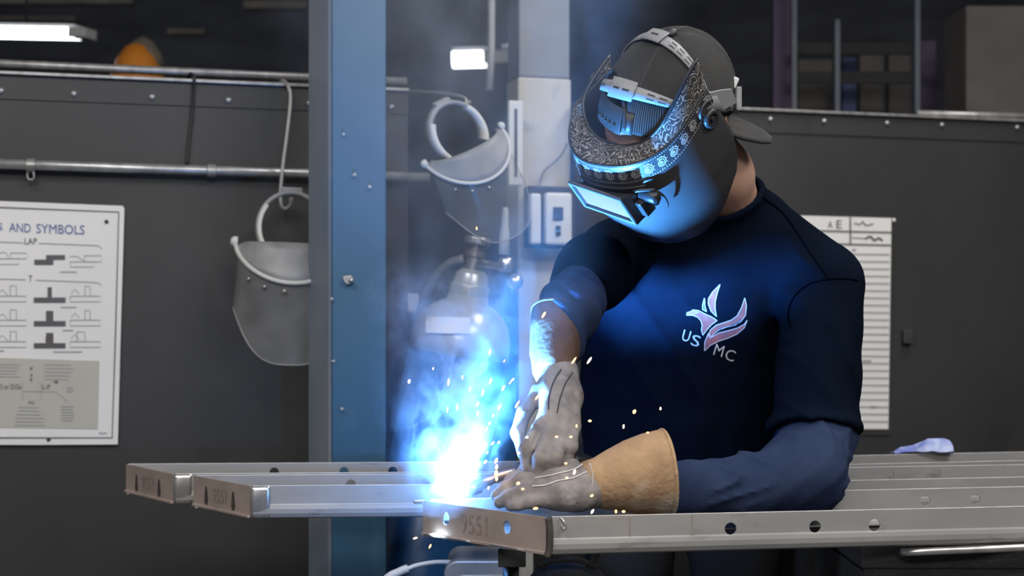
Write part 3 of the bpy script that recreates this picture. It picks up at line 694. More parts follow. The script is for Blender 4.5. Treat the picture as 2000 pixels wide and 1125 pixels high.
# reinforcing plate seams on the near rail
for x in (1230, 1352):
    s = s_at(fa, CR, x); c = fa+(CR-fa).normalized()*s; nn_ = Vector(((CR-fa).normalized().y, -(CR-fa).normalized().x, 0))
    MB().box(c+nn_*0.0004-UP*0.017, 0.0018, 0.0012, 0.032, ((CR-fa).normalized(), nn_, UP)).build('clamp_mark', 'steel_scale', fr)
plate('far_end_plate', CR-Vector((0.004, 0, 0)), CB, fr, [], lip=False)

# two frames to the left, their far parts behind the smoke
def left_frame(a_far, a_near, xr, name, label, holes_r, slope, holes_f=()):
    fr = thing('steel_frame', Vector(a_near)-UP*HF, label, 'steel frame', 'steel channel frames')
    tr = Vector((1, slope, 0)).normalized()
    def endp(a):
        k = (xr-1000)/F; u = (k*a.y-a.x)/(tr.x-k*tr.y); return a+tr*u
    rb_, rf_ = endp(a_far), endp(a_near)
    ra_ = a_far+tr*0.006; rfa = a_near+tr*0.006
    rail('rear_rail', ra_, rb_, (0, 1, 0), fr, [s_at(ra_, rb_, x) for x in holes_r], hz=-0.0185)
    rail('front_rail', rfa, rf_, (0, -1, 0), fr)
    o, t, n = plate('end_plate', a_far, a_near, fr, [(0.24, -0.029), (0.72, -0.029)], (0.0042, 0.0125), num=(0.36, 0.60, -0.042, -0.016))
    for s in (0.24, 0.72):  # dark patch painting the shade inside the slot, with the stain below it
        c = a_far.lerp(a_near, s); mb = MB()
        mb.prism([c+t*((0.0055+0.006*max(0, -math.sin(q)))*math.cos(q))+UP*(-0.033+0.018*math.sin(q))+n*0.0004 for q in [2*math.pi*k/14 for k in range(14)]], n*0.0005); mb.build('slot_shade_stain', 'stamp_dark', fr)
    # folded bright corner
    mb = MB(); rows = []
    nb = Vector((tr.y, -tr.x, 0)); nb = nb if nb.y < 0 else -nb
    for k in range(9):
        z = -HF*k/8; bul = 0.004*math.sin(math.pi*min(1, k/7.0)); row = []
        for i in range(6):
            row.append(a_near+tr*(0.002+0.034*i/5)+nb*(0.0016+bul*(1-i/5*0.6)+0.001)+UP*z)
        rows.append(row)
    mb.rings(rows, False, False); mb.build('corner_piece', 'steel_bright', fr, smooth=True, solid=0.001)
    plate('far_end_plate', rf_, rb_, fr, [], lip=False)
    return fr
left_frame(on(246, 906.5), on(338, 926), 1050, 'a', 'rearmost of the two left steel frames, end plate towards the wall chart', (536, 672, 767), 0.06)
left_frame(on(378, 929), on(488, 949.5), 1046, 'b', 'middle steel frame ending left of the welding arc', (685,), 0.06)
# two frames on the right, running out of the picture behind the elbow
def right_frame(x0, yr0, yf0, x1, yr1, yf1, label, hr, hf):
    a, b, c, d = on(x0, yr0), on(x1, yr1), on(x0, yf0), on(x1, yf1)
    fr = thing('steel_frame', c-UP*HF, label, 'steel frame', 'steel channel frames')
    rail('rear_rail', a, b, (0, 1, 0), fr, [s_at(a, b, x) for x in hr], hz=-0.0145)
    rail('front_rail', c, d, (0, -1, 0), fr, [s_at(c, d, x) for x in hf])
    plate('end_plate', a, c, fr, [(0.3, -0.025), (0.7, -0.025)], lip=False); plate('far_end_plate', d, b, fr, [], lip=False)
right_frame(1600, 891.5, 909, 2120, 880, 897, 'rearmost right steel frame, under the blue wrapper', (), ())
right_frame(1590, 914.5, 940.5, 2120, 905.5, 929.5, 'right steel frame with two round holes beside the elbow', (1737, 1828), ())

# ================================================================== what carries the frames
tb = thing('work_table', Vector((1.0, 2.8, 0)), 'dark steel work table under the right steel frames', 'table')
tx0, tx1, ty0, ty1, tz = 0.575, 1.62, 2.36, 3.42, ZT-HF-0.006
MB().box(((tx0+tx1)/2, (ty0+ty1)/2, tz-0.02), tx1-tx0, ty1-ty0, 0.04).build('table_top', 'table_dark', tb, bevel=0.003)
MB().box(((tx0+tx1)/2, ty0+0.012, tz-0.21), tx1-tx0-0.01, 0.016, 0.34).build('front_apron', 'table_dark', tb)
ea, eb = P(1765, 1079, 2.33), P(2140, 1064, 2.345)
MB().tube(spline([ea+Vector((0, 0.02, -0.004)), ea.lerp(eb, 0.06), ea.lerp(eb, 0.3), ea.lerp(eb, 0.6), eb], 6), [0.003]+[0.0065]*24, 10).build('edge_bar', 'steel_bright', tb, smooth=True)
MB().box((tx0+0.008, (ty0+ty1)/2, (tz-0.04)/2), 0.012, ty1-ty0-0.02, tz-0.05).build('side_panel', 'table_dark', tb)
MB().box((0.33, 3.40, 0.40), 0.56, 0.014, 0.80).build('added_dark_sheet', 'table_dark', tb)  # added dark sheet that blacks out the lit wall behind the legs
for x in (tx0+0.05, tx1-0.05):
    for y in (ty0+0.05, ty1-0.05): MB().box((x, y, (tz-0.04)/2), 0.06, 0.06, tz-0.04).build('leg', 'table_dark', tb)
st = thing('work_stand', Vector((0.0, 2.72, 0)), 'black steel stand under the left ends of the frames', 'stand')
MB().box((0.0, 2.74, ZT-HF-0.021), 0.045, 0.84, 0.030).build('cross_bar', 'black_steel', st, bevel=0.002)
for y in (2.40, 3.06): MB().tube([(-0.002, y, 0.02), (-0.002, y, ZT-HF-0.034)], 0.0135, 14).build('leg', 'black_steel', st, smooth=True)
for y in (2.40, 3.06): MB().box((0, y, 0.01), 0.30, 0.05, 0.02).build('foot', 'black_steel', st)

wf = thing('wire_feeder', Vector((P(930, 600, 2.95).x, 2.95, 0)), 'grey rounded welding wire feeder below the near frame', 'welding machine')
def rbox(c, w, d, h, r, n=6):
    pts = []
    for sx, sz, a0 in ((1, 1, 0), (-1, 1, 90), (-1, -1, 180), (1, -1, 270)):
        for i in range(n+1):
            a = math.radians(a0+90*i/n); pts.append(Vector((c[0]+sx*(w/2-r)+r*math.cos(a), c[1]-d/2, c[2]+sz*(h/2-r)+r*math.sin(a))))
    return MB().prism(pts, (0, d, 0))
zc = P(930, 1080, 2.95).z
xw = P(940, 600, 2.95).x
rbox((xw, 2.95, zc-0.16), 0.145, 0.18, 0.32, 0.028).build('casing', 'machine_grey', wf, bevel=0.004)
rbox((xw+0.006, 2.856, zc-0.14), 0.108, 0.01, 0.22, 0.02).build('front_panel', 'plastic_dark', wf, bevel=0.002)
MB().tube(spline([(xw-0.05, 2.845, zc-0.034), (xw-0.03, 2.836, zc-0.028), (xw+0.04, 2.836, zc-0.028), (xw+0.055, 2.845, zc-0.034)], 5), 0.006, 8).build('handle', 'machine_grey', wf, smooth=True)
for k in (-0.03, 0.0, 0.03): MB().lathe([(0.009, 0), (0.009, 0.006), (0.005, 0.010)], (xw+k, 2.851, zc-0.075), (0, -1, 0), 14).build('knob', 'machine_grey', wf, smooth=True)
for x in (-0.06, 0.06):
    for y in (2.88, 3.02): MB().box((xw+x, y, (zc-0.32)/2), 0.025, 0.025, zc-0.32).build('leg', 'black_steel', wf)
wire('white_cable', [P(885, 1098, 2.90), P(850, 1098, 2.88), P(815, 1104, 2.86), P(795, 1111, 2.85)], 0.0045, 'plastic_white', 'thin white cable coming out of the wire feeder', 'cable')
hg = wire('cable_grip', [P(797, 1110, 2.85), P(780, 1117, 2.85), P(752, 1134, 2.85), P(700, 1200, 2.85)], 0.0085, 'plastic_white', 'thicker white cable sleeve at the lower edge by the column', 'cable')

# blue wrapper on the rear frame
c = on(1812, 887)
wr_ = MB(); rnd = random.Random(5)
sil = [(-0.075, 0.003), (-0.055, 0.012), (-0.030, 0.018), (-0.012, 0.024), (0.004, 0.030), (0.020, 0.032), (0.036, 0.031), (0.052, 0.030), (0.056, 0.020), (0.052, 0.006)]
rows = []
for k in range(7):
    w = (k-3)/3.0; row = []
    for x, z in sil: row.append(c+Vector((x+rnd.uniform(-.003, .003), w*(0.012+z*0.5)+0.010, max(0.001, z*(1-0.75*w*w)+rnd.uniform(-.003, .003)*(z > .01)))))
    rows.append(row)
wr_.rings(rows, False, False)
o = wr_.build('plastic_wrapper', 'rag_blue', solid=0.0015); tag(o, 'small crumpled blue and white wrapper lying on a steel frame', 'wrapper')

# ================================================================== the welder
mat('skin', (0.55, 0.33, 0.24), (0.48, 0.27, 0.19), rough=0.5, scale=25)
mat('shirt_navy', (0.0024, 0.0050, 0.0120), (0.0036, 0.0070, 0.0155), rough=0.95, scale=9, bump=0.25, bscale=260, spec=0.03)
mat('sleeve_navy', (0.022, 0.034, 0.076), (0.030, 0.044, 0.090), rough=0.85, scale=14, bump=0.3, bscale=240, spec=0.05)
mat('seam_navy', (0.0012, 0.0022, 0.0045), rough=1.0, spec=0.0)
mat('pants_black', (0.005, 0.005, 0.0055), (0.009, 0.0085, 0.0085), rough=0.85, scale=14, bump=0.3, bscale=200)
mat('boot_brown', (0.05, 0.03, 0.02), rough=0.6)
mat('leather_tan', (0.46, 0.30, 0.17), (0.34, 0.21, 0.12), rough=0.8, scale=18, c3=(0.56, 0.48, 0.38), c3scale=12, c3lo=0.58, c3hi=0.75, bump=0.5, bscale=110, spec=0.2)
mat('leather_brown', (0.135, 0.080, 0.052), (0.085, 0.050, 0.034), rough=0.8, scale=18, c3=(0.20, 0.14, 0.105), c3scale=12, bump=0.5, bscale=110, spec=0.2)
mat('leather_grey', (0.31, 0.28, 0.26), (0.15, 0.135, 0.13), rough=0.8, scale=22, c3=(0.42, 0.40, 0.38), c3scale=26, c3lo=0.6, c3hi=0.8, bump=0.4, bscale=120, spec=0.2)
mat('leather_mauve', (0.26, 0.19, 0.19), (0.20, 0.15, 0.16), rough=0.8, scale=22, bump=0.4, bscale=120, spec=0.2)
mat('thread_dark', (0.03, 0.03, 0.035), rough=0.8)
mat('thread_pale', (0.62, 0.58, 0.55), rough=0.8)
mat('print_white', (0.60, 0.56, 0.56), (0.50, 0.47, 0.48), rough=0.8, scale=40)
mat('print_pink', (0.46, 0.13, 0.11), (0.33, 0.10, 0.10), rough=0.8, scale=60, c3=(0.16, 0.10, 0.13), c3scale=30, c3lo=0.55, c3hi=0.75)
mat('print_slate', (0.12, 0.14, 0.19), (0.09, 0.10, 0.13), rough=0.8)

# body joints (image bearing + depth)
HEADC = P(1312, 195, 2.54)
NECK0, NECK1 = P(1432, 440, 2.78), P(1408, 340, 2.665)
LS, LE0, LE, LW = P(1606, 562, 2.71), P(1594, 850, 2.62), P(1574, 925, 2.515), Q(1180, 948, 2.435)     # his left arm (picture right)
RS, RM, RE, RW = P(1205, 505, 2.86), P(1160, 530, 2.68), P(1114, 600, 2.58), Q(1090, 735, 2.60)                                   # his right arm
YAW = Vector((0.975, -0.22, 0)); FWD = Vector((-0.22, -0.975, 0))
def noise3(p, s, seed):
    r = np.random.RandomState(seed); o = 0
    for k in range(5):
        d = r.normal(size=3); d /= np.linalg.norm(d); ph = r.uniform(0, 6.28, 2); e = r.normal(size=3)
        o = o+np.sin((p@d.astype(np.float32))*s*(1+0.37*k)+ph[0]+1.7*np.sin((p@e.astype(np.float32))*s*0.33+ph[1]))/(1+0.5*k)
    return o/2.4
def ridge(t): return (1-np.abs(np.sin(t)))**2-0.36
ST = np.array([  # z, centre x, centre y, half width, half depth
    (0.80, 0.350, 2.960, 0.190, 0.130), (0.93, 0.347, 2.920, 0.197, 0.135), (1.06, 0.343, 2.870, 0.200, 0.135), (1.16, 0.343, 2.825, 0.202, 0.138),
    (1.26, 0.348, 2.785, 0.203, 0.142), (1.34, 0.362, 2.765, 0.195, 0.135), (1.40, 0.378, 2.745, 0.165, 0.115), (1.45, 0.392, 2.735, 0.110, 0.085)], np.float32)
ST[:, 2] += 0.06
def torso(p, g=0.0):
    z = np.clip(p[..., 2], ST[0, 0], ST[-1, 0]); i = lambda k: np.interp(z, ST[:, 0], ST[:, k]).astype(np.float32)
    x, y = p[..., 0]-i(1), p[..., 1]-i(2); a, b = i(3)+g, i(4)+g
    l = np.abs(x*YAW.x+y*YAW.y)/a; f = np.abs(x*FWD.x+y*FWD.y)/b
    d = ((l**2.4+f**2.4)**(1/2.4)-1)*np.minimum(a, b)*1.05
    return smax(smax(d, p[..., 2]-(ST[-1, 0]+0.01), 0.03), ST[0, 0]-p[..., 2], 0.01)
def nrmv(a, b): v = np.array(b, np.float32)-np.array(a, np.float32); return v/np.linalg.norm(v)
CPL = P(1455, 372, 2.70); CPN = ((NECK1-NECK0).normalized()+Vector((-0.22, 0.10, 0.42))).normalized()     # plane of the neckline
def shirt(p):
    d = torso(p)
    d = smin(d, cap(p, P(1440, 425, 2.80), P(1600, 548, 2.74), 0.072, 0.078), 0.05)       # picture-right shoulder slope
    d = smin(d, cap(p, P(1400, 430, 2.80), P(1205, 505, 2.86), 0.070, 0.074), 0.05)
    e = smin(cap(p, LS, LE0, 0.080, 0.0805), cap(p, LE0, LE, 0.0805, 0.08), 0.02)
    hem = nrmv(LS, LE0); hem = hem+np.array([0.02, 0, 0.0]); q = (p-np.array(P(1592, 846, 2.62), np.float32))@hem.astype(np.float32)
    e = e-0.004*np.exp(-((q+0.012)/0.010)**2)+0.0022*np.exp(-((q+0.024)/0.003)**2)
    e = e+0.006*noise3(p*np.array([1, 1, 1.6]), 30, 5)*np.clip(1+q/0.3, 0, 1)*np.clip((-q)/0.05, 0, 1)
    e = e-0.0075*ridge((p@np.array((0.55, 0.2, 0.8), np.float32))*40+1.5*np.sin(p[..., 0]*22))*np.clip(noise3(p, 22, 41)+0.3, 0, 1)*np.clip((-q-0.03)/0.05, 0, 1)
    e = smax(e, q, 0.004)
    d = smin(d, e, 0.022)
    m = smin(cap(p, RS, RM, 0.075, 0.068), cap(p, RM, RE, 0.066, 0.056), 0.03); q2 = (p-np.array(P(1134, 566, 2.62), np.float32))@nrmv(RM, RE)
    m = smax(m+0.003*noise3(p, 30, 9), q2, 0.004)
    d = smin(d, m, 0.03)
    # hanging folds of the chest
    z = p[..., 2]; w = np.clip((1.36-z)/0.2, 0, 1)
    dg = p@np.array((0.86, 0.30, 0.42), np.float32)
    d = d-w*0.0095*ridge(dg*34+1.8*np.sin(z*9+p[..., 0]*6))*np.clip(noise3(p, 14, 31)+0.4, 0, 1)
    d = d+w*0.0055*noise3(p*np.array([1, 1, 0.30]), 30, 11)+0.0028*noise3(p*np.array([1, 1, 0.7]), 52, 21)*np.clip((1.40-z)/0.2, 0, 1)
    nk = cap(p, NECK0, NECK1, 0.076, 0.070); cq = (p-np.array(CPL, np.float32))@np.array(CPN, np.float32)
    nk = nk-0.0025*np.exp(-((cq+0.010)/0.008)**2)
    d = smin(d, nk, 0.03)
    d = smax(d, -smax(-cq, cap(p, NECK0, NECK1+(NECK1-NECK0)*1.2, 0.115, 0.115), 0.01), 0.004)
    return smax(d, -cap(p, NECK0, NECK1+(NECK1-NECK0), 0.062, 0.062), 0.004)
person = thing('person', Vector((0.36, 2.9, 0)), 'welder in a navy shirt leaning over the steel frames', 'person')
sh_me = nets('shirt', shirt, (0.02, 2.44, 0.79), (0.74, 3.20, 1.56), 0.006)
shirt_o = link('tee_shirt', sh_me, 'shirt_navy', person, smooth=True)
SHT = bvh_of(shirt_o)

def lsleeve(p):
    d = smin(cap(p, LS.lerp(LE0, 0.3), LE0, 0.064, 0.069), cap(p, LE0, LE, 0.070, 0.068), 0.02)
    d = smin(d, cap(p, LE, P(1455, 950, 2.469), 0.068, 0.055), 0.035); d = smin(d, cap(p, P(1455, 950, 2.469), P(1300, 955, 2.409), 0.054, 0.046), 0.02)
    d = smin(d, cap(p, P(1300, 955, 2.409), P(1250, 953, 2.39), 0.046, 0.040), 0.01)
    c = np.array(P(1540, 880, 2.57), np.float32); w = np.exp(-(np.linalg.norm(p-c, axis=-1)/0.10)**2)
    ax = nrmv(P(1500, 880, 2.5), P(1640, 990, 2.56)); bx_ = nrmv(P(1540, 800, 2.5), P(1540, 960, 2.5))
    fd = nrmv(LE, LW); up_ = nrmv(LE0, LE)
    d = d-w*0.016*ridge((p@ax)*62+1.6*np.sin((p@bx_)*26))+0.004*noise3(p, 42, 4)
    d = d-0.0085*ridge((p@fd)*46+(p@np.array((0.2, 0.3, 0.9), np.float32))*38+2.0*np.sin(p[..., 2]*60))*np.clip(noise3(p, 20, 14)+0.45, 0, 1)
    q = (p-np.array(P(1345, 955, 2.43), np.float32))@nrmv(LE, LW)
    return d-0.003*np.exp(-(q/0.012)**2)
lo = np.minimum(np.minimum(LW, LE), LS.lerp(LE0, 0.3))-0.1; hi = np.maximum(np.maximum(LE0, LE), LS.lerp(LE0, 0.3))+0.1
sl_o = link('long_sleeve', nets('long_sleeve', lsleeve, lo, hi, 0.006), 'sleeve_navy', person, smooth=True)
def rsleeve(p):
    d = smin(cap(p, RM, RE, 0.053, 0.050), cap(p, RE, Q(1088, 690, 2.625), 0.050, 0.041), 0.03)
    ax = nrmv(RM, RE); return d+0.0035*np.sin((p@ax)*170+2*np.sin(p[..., 0]*40))+0.002*noise3(p, 40, 8)
lo = np.minimum(np.minimum(RM, RE), Q(1088, 690, 2.625))-0.09; hi = np.maximum(np.maximum(RM, RE), Q(1088, 690, 2.625))+0.09
link('long_sleeve', nets('long_sleeve', rsleeve, lo, hi, 0.006), 'sleeve_navy', person, smooth=True)

# shoulder and yoke seams
sf = caster(SHT, 0.0008, 2.6); mb = MB()
ribbon(mb, curve2([(1545, 640), (1540, 612), (1552, 580), (1580, 556), (1618, 546), (1655, 545), (1676, 548)], 8), 2.6, sf); mb.build('sleeve_seam', 'seam_navy', person, solid=0.0012)
mb = MB(); ribbon(mb, curve2([(1488, 385), (1530, 418), (1565, 468), (1600, 520), (1618, 545)], 8), 2.2, sf); mb.build('yoke_seam', 'seam_navy', person, solid=0.0012)

# chest print ---------------------------------------------------------------
def lg(x, y): return (1300+x*200/1250.0, 540+y*180/1125.0)          # from the enlarged emblem to the frame
pf0, pf1 = caster(SHT, 0.0006, 2.6), caster(SHT, 0.0011, 2.6)
shapes = {
 'wing_feather': ([(665, 95), (575, 185), (525, 265), (520, 335), (555, 420), (622, 490), (605, 400), (605, 310), (630, 200)], 'print_pink'),
 'small_feather': ([(475, 262), (452, 340), (450, 400), (500, 428), (482, 365)], 'print_slate'),
 'eagle_head': ([(258, 470), (262, 440), (310, 425), (330, 405), (400, 412), (470, 450), (560, 490), (628, 535), (560, 585), (500, 650), (455, 715), (438, 655), (445, 590), (430, 540), (390, 495), (330, 470)], 'print_pink'),
 'upper_wing': ([(545, 750), (520, 720), (545, 650), (620, 590), (700, 565), (800, 530), (870, 480), (925, 380), (965, 258), (985, 350), (975, 470), (925, 540), (850, 590), (740, 615), (650, 650), (590, 695)], 'print_pink'),
 'lower_wing': ([(475, 905), (478, 800), (520, 690), (560, 740), (640, 690), (760, 660), (880, 625), (960, 580), (995, 530), (960, 625), (870, 700), (760, 750), (640, 790), (550, 835)], 'print_pink'),
}
logo = None
for nm, (pl, m) in shapes.items():
    out = [lg(*q) for q in pl]; mb = MB(); fill2(mb, out, pf0, 3.0); o = mb.build('print_'+nm, m, person)
    mb = MB(); cl = out+[out[0]]; dense = []
    for i in range(len(cl)-1):
        for k in range(4): dense.append((cl[i][0]+(cl[i+1][0]-cl[i][0])*k/4, cl[i][1]+(cl[i+1][1]-cl[i][1])*k/4))
    dense.append(cl[-1]); ribbon(mb, dense, 1.7, pf1); mb.build('outline', 'print_white', o)
mb = MB()
dk = [(590, 690), (660, 630), (760, 600), (870, 560), (930, 500), (910, 560), (850, 592), (740, 617), (650, 652)]
fill2(mb, [lg(*q) for q in dk], pf1, 3.0); mb.build('print_wing_shade', 'print_slate', person)
mb = MB(); ribbon(mb, [lg(*q) for q in ((300, 462), (345, 455), (380, 440), (400, 436))], 1.3, pf1); ribbon(mb, [lg(*q) for q in ((335, 432), (370, 425), (395, 440))], 1.3, pf1); mb.build('print_beak_line', 'print_white', person)
def textrot(s, x0, y0, w, h, ang, par):
    vs, fs = text2d(s); ca, sa = math.cos(ang), math.sin(ang); mb = MB()
    mb.add([pf1(x0+u*w*ca+v*h*sa, y0+u*w*sa-v*h*ca) for u, v in vs], fs); mb.build('print_letter', 'print_white', par)
A0 = math.radians(16)
for s, x, y, w in (('U', 190, 775, 92), ('S', 300, 833, 105), ('M', 578, 950, 112), ('C', 712, 1010, 118)):
    x0, y0 = lg(x, y); textrot(s, x0, y0, w*0.16, 22, A0, person)

# body --------------------------------------------------------------------
HR = None
S0 = np.array([(0.6728, 0.2953, -0.6783), (0.4612, 0.5495, 0.6967), (-0.5785, 0.7816, -0.2335)])      # across, down, forward in (right, down, away)
tow = lambda q: Vector((q[0], q[2], -q[1]))
AX_S, AX_D, AX_F = tow(S0[0]), tow(S0[1]), tow(S0[2]); AX_U = -AX_D
PIV = P(1275.4, 187.8, 2.5)
def H(s, f, u): return PIV+AX_S*s+AX_F*f+AX_U*u                       # helmet space: across, forward, up
HC = Vector((0.0, -0.016, -0.045)); HRAD = Vector((0.092, 0.136, 0.122))
def head(p, g=0.0):
    A = [AX_S, AX_F, AX_U]
    d = ell(p, H(*HC), A, (HRAD.x+g, HRAD.y+g, HRAD.z+g))
    d = smin(d, ell(p, H(0, 0.030, -0.115), A, (0.062, 0.075, 0.075)), 0.03)
    if g == 0:
        d = smin(d, cap(p, H(0, 0.095, -0.065), H(0, 0.122, -0.105), 0.008, 0.014), 0.012)          # nose
        d = smin(d, cap(p, H(-0.035, 0.088, -0.058), H(0.035, 0.088, -0.058), 0.012, 0.012), 0.02)  # brow
        for s in (-1, 1):
            d = smin(d, ell(p, H(s*0.090, -0.035, -0.075), A, (0.010, 0.020, 0.032)), 0.008)        # ears
            d = smax(d, -ell(p, H(s*0.033, 0.112, -0.078), A, (0.016, 0.014, 0.009)), 0.008)        # eye sockets
        d = smin(d, cap(p, H(-0.02, 0.093, -0.140), H(0.02, 0.093, -0.140), 0.008, 0.008), 0.008)   # lips
    return d
HIPL, HIPR = Vector((0.45, 2.97, 0.90)), Vector((0.25, 3.01, 0.90)); KNL, KNR = Vector((0.47, 2.90, 0.48)), Vector((0.23, 2.94, 0.48))
ANL, ANR = Vector((0.49, 2.97, 0.09)), Vector((0.20, 3.01, 0.09))
# hands: palm and finger chains
HA = dict(wrist=Q(1088, 728, 2.597), palm=[Q(1084, 770, 2.550), Q(1080, 815, 2.507)], side=[Q(1108, 775, 2.547), Q(1106, 818, 2.510)],
  fingers=[[Q(1052, 838, 2.487), Q(1026, 880, 2.453), Q(1030, 912, 2.451), Q(1052, 926, 2.457)], [Q(1075, 846, 2.473), Q(1054, 896, 2.426), Q(1052, 930, 2.430), Q(1075, 938, 2.455)],
           [Q(1098, 846, 2.475), Q(1086, 892, 2.428), Q(1080, 922, 2.433), Q(1098, 928, 2.455)], [Q(1120, 834, 2.496), Q(1116, 872, 2.459), Q(1106, 896, 2.459), Q(1118, 906, 2.476)],
           [Q(1056, 765, 2.554), Q(1024, 806, 2.533), Q(1012, 846, 2.520), Q(1022, 884, 2.508)]])
HB = dict(wrist=Q(1168, 948, 2.438), palm=[Q(1128, 944, 2.432), Q(1088, 942, 2.425)], side=[Q(1124, 968, 2.405), Q(1086, 970, 2.400)],
  fingers=[[Q(1064, 922, 2.448), Q(1030, 916, 2.462), Q(1000, 936, 2.466), Q(984, 952, 2.462)], [Q(1054, 936, 2.428), Q(1018, 936, 2.428), Q(986, 956, 2.432), Q(970, 968, 2.434)],
           [Q(1054, 956, 2.408), Q(1022, 958, 2.404), Q(992, 972, 2.410), Q(975, 980, 2.414)], [Q(1062, 976, 2.392), Q(1036, 980, 2.386), Q(1012, 986, 2.392), Q(998, 988, 2.398)],
           [Q(1118, 914, 2.455), Q(1080, 896, 2.462), Q(1050, 896, 2.460), Q(1030, 908, 2.452)]])
def hand(p, h, g, k=0.008):
    d = cap(p, h['wrist'], h['palm'][0], 0.030+g, 0.026+g)
    d = smin(d, cap(p, h['palm'][0], h['palm'][1], 0.022+g, 0.021+g), 0.02); d = smin(d, cap(p, h['side'][0], h['side'][1], 0.020+g, 0.019+g), 0.02)
    d = smin(d, cap(p, h['wrist'], h['side'][0], 0.028+g, 0.020+g), 0.02)
    for i, c in enumerate(h['fingers']):
        r = (0.0096, 0.0102, 0.0098, 0.0086, 0.0108)[i]+g*0.4
        root = h['palm'][1] if i < 2 else h['side'][1] if i < 4 else h['palm'][0]
        d = smin(d, cap(p, root, c[0], 0.018+g*0.6, r*1.12), 0.010)
        d = smin(d, chain(p, c, [r*1.12, r*1.05, r, r*0.92]), k)
    return d
def body(p):
    d = head(p); d = smin(d, cap(p, H(0, -0.035, -0.09), NECK1, 0.055, 0.058), 0.03); d = smin(d, cap(p, NECK1, NECK0, 0.057, 0.060), 0.02)
    d = smin(d, torso(p, -0.02), 0.04)
    for a, b, ra, rb in ((P(1440, 450, 2.82), LS, 0.05, 0.058), (LS, LE0, 0.056, 0.048), (LE0, LE, 0.048, 0.044), (LE, LW, 0.036, 0.024), (P(1400, 450, 2.82), RS, 0.05, 0.055), (RS, RM, 0.050, 0.044), (RM, RE, 0.042, 0.038), (RE, RW, 0.036, 0.026),
                         (Vector((0.35, 2.99, 0.92)), HIPL, 0.11, 0.10), (Vector((0.35, 2.99, 0.92)), HIPR, 0.11, 0.10), (HIPL, KNL, 0.085, 0.056), (HIPR, KNR, 0.085, 0.056),
                         (KNL, ANL, 0.056, 0.038), (KNR, ANR, 0.056, 0.038), (ANL, ANL+Vector((-0.03, -0.15, -0.05)), 0.036, 0.028), (ANR, ANR+Vector((-0.03, -0.15, -0.05)), 0.036, 0.028)):
        d = smin(d, cap(p, a, b, ra, rb), 0.02)
    return d
bd = nets('body', body, (0.0, 2.22, 0.0), (0.74, 3.21, 1.78), 0.011)
link('body', bd, 'skin', person, smooth=True)
for h in (HA, HB):
    pts = [q for c in h['fingers'] for q in c]+h['palm']+h['side']+[h['wrist']]; lo = np.min(pts, axis=0)-0.04; hi = np.max(pts, axis=0)+0.04
    link('hand', nets('hand', lambda p, h=h: hand(p, h, -0.003, 0.004), lo, hi, 0.004), 'skin', person, smooth=True)
def pants(p):
    d = smin(cap(p, HIPL, KNL, 0.105, 0.078), cap(p, KNL, ANL, 0.078, 0.062), 0.03); e = smin(cap(p, HIPR, KNR, 0.105, 0.078), cap(p, KNR, ANR, 0.078, 0.062), 0.03)
    d = smin(smin(d, e, 0.02), cap(p, HIPL, HIPR, 0.128, 0.128), 0.04)
    d = smax(d+0.004*noise3(p*np.array([1, 1, 1.4]), 24, 3), p[..., 2]-1.0, 0.01); return smax(d, 0.06-p[..., 2], 0.01)
link('pants', nets('pants', pants, (0.02, 2.72, 0.03), (0.72, 3.22, 1.06), 0.011), 'pants_black', person, smooth=True)
for a in (ANL, ANR):
    f = lambda p, a=a: smax(smin(cap(p, a+Vector((0, 0.01, 0.06)), a+Vector((0, 0.01, -0.04)), 0.058, 0.055), cap(p, a+Vector((0, 0, -0.04)), a+Vector((-0.03, -0.17, -0.045)), 0.052, 0.046), 0.03), 0.002-p[..., 2], 0.004)
    link('boot', nets('boot', f, np.array(a)-np.array((0.12, 0.28, 0.1)), np.array(a)+np.array((0.12, 0.12, 0.14)), 0.009), 'boot_brown', person, smooth=True)
# belt
mb = MB(); mb.rings([[Vector((0.348, 2.985, z))+YAW*(0.205*math.cos(a))+FWD*(0.142*math.sin(a)) for a in [2*math.pi*i/48 for i in range(48)]] for z in (0.915, 0.95)], True, False)
mb.build('belt', 'pants_black', person, smooth=True, solid=0.004)

# ================================================================== cap
mat('cap_cloth', (0.050, 0.048, 0.047), (0.038, 0.037, 0.037), rough=0.9, scale=20, spec=0.2, sheen=0.1)
mat('cap_strap', (0.035, 0.034, 0.037), rough=0.5)
mat('hair_dark', (0.018, 0.015, 0.016), rough=0.7, bump=0.5, bscale=300)
mat('gear_grey', (0.22, 0.22, 0.23), (0.26, 0.26, 0.27), rough=0.5)
mat('gear_slot', (0.025, 0.025, 0.027), rough=0.7)
mat('helmet_black', (0.038, 0.037, 0.040), (0.044, 0.043, 0.046), rough=0.40, scale=12)
mat('helmet_fitting', (0.020, 0.020, 0.022), (0.028, 0.028, 0.030), rough=0.4)
mat('lens_glass', (0.22, 0.085, 0.075), (0.25, 0.10, 0.085), rough=0.15)
mat('lens_rim', (0.10, 0.10, 0.105), rough=0.4)
mat('print_cream', (0.50, 0.49, 0.47), (0.40, 0.39, 0.38), rough=0.7)
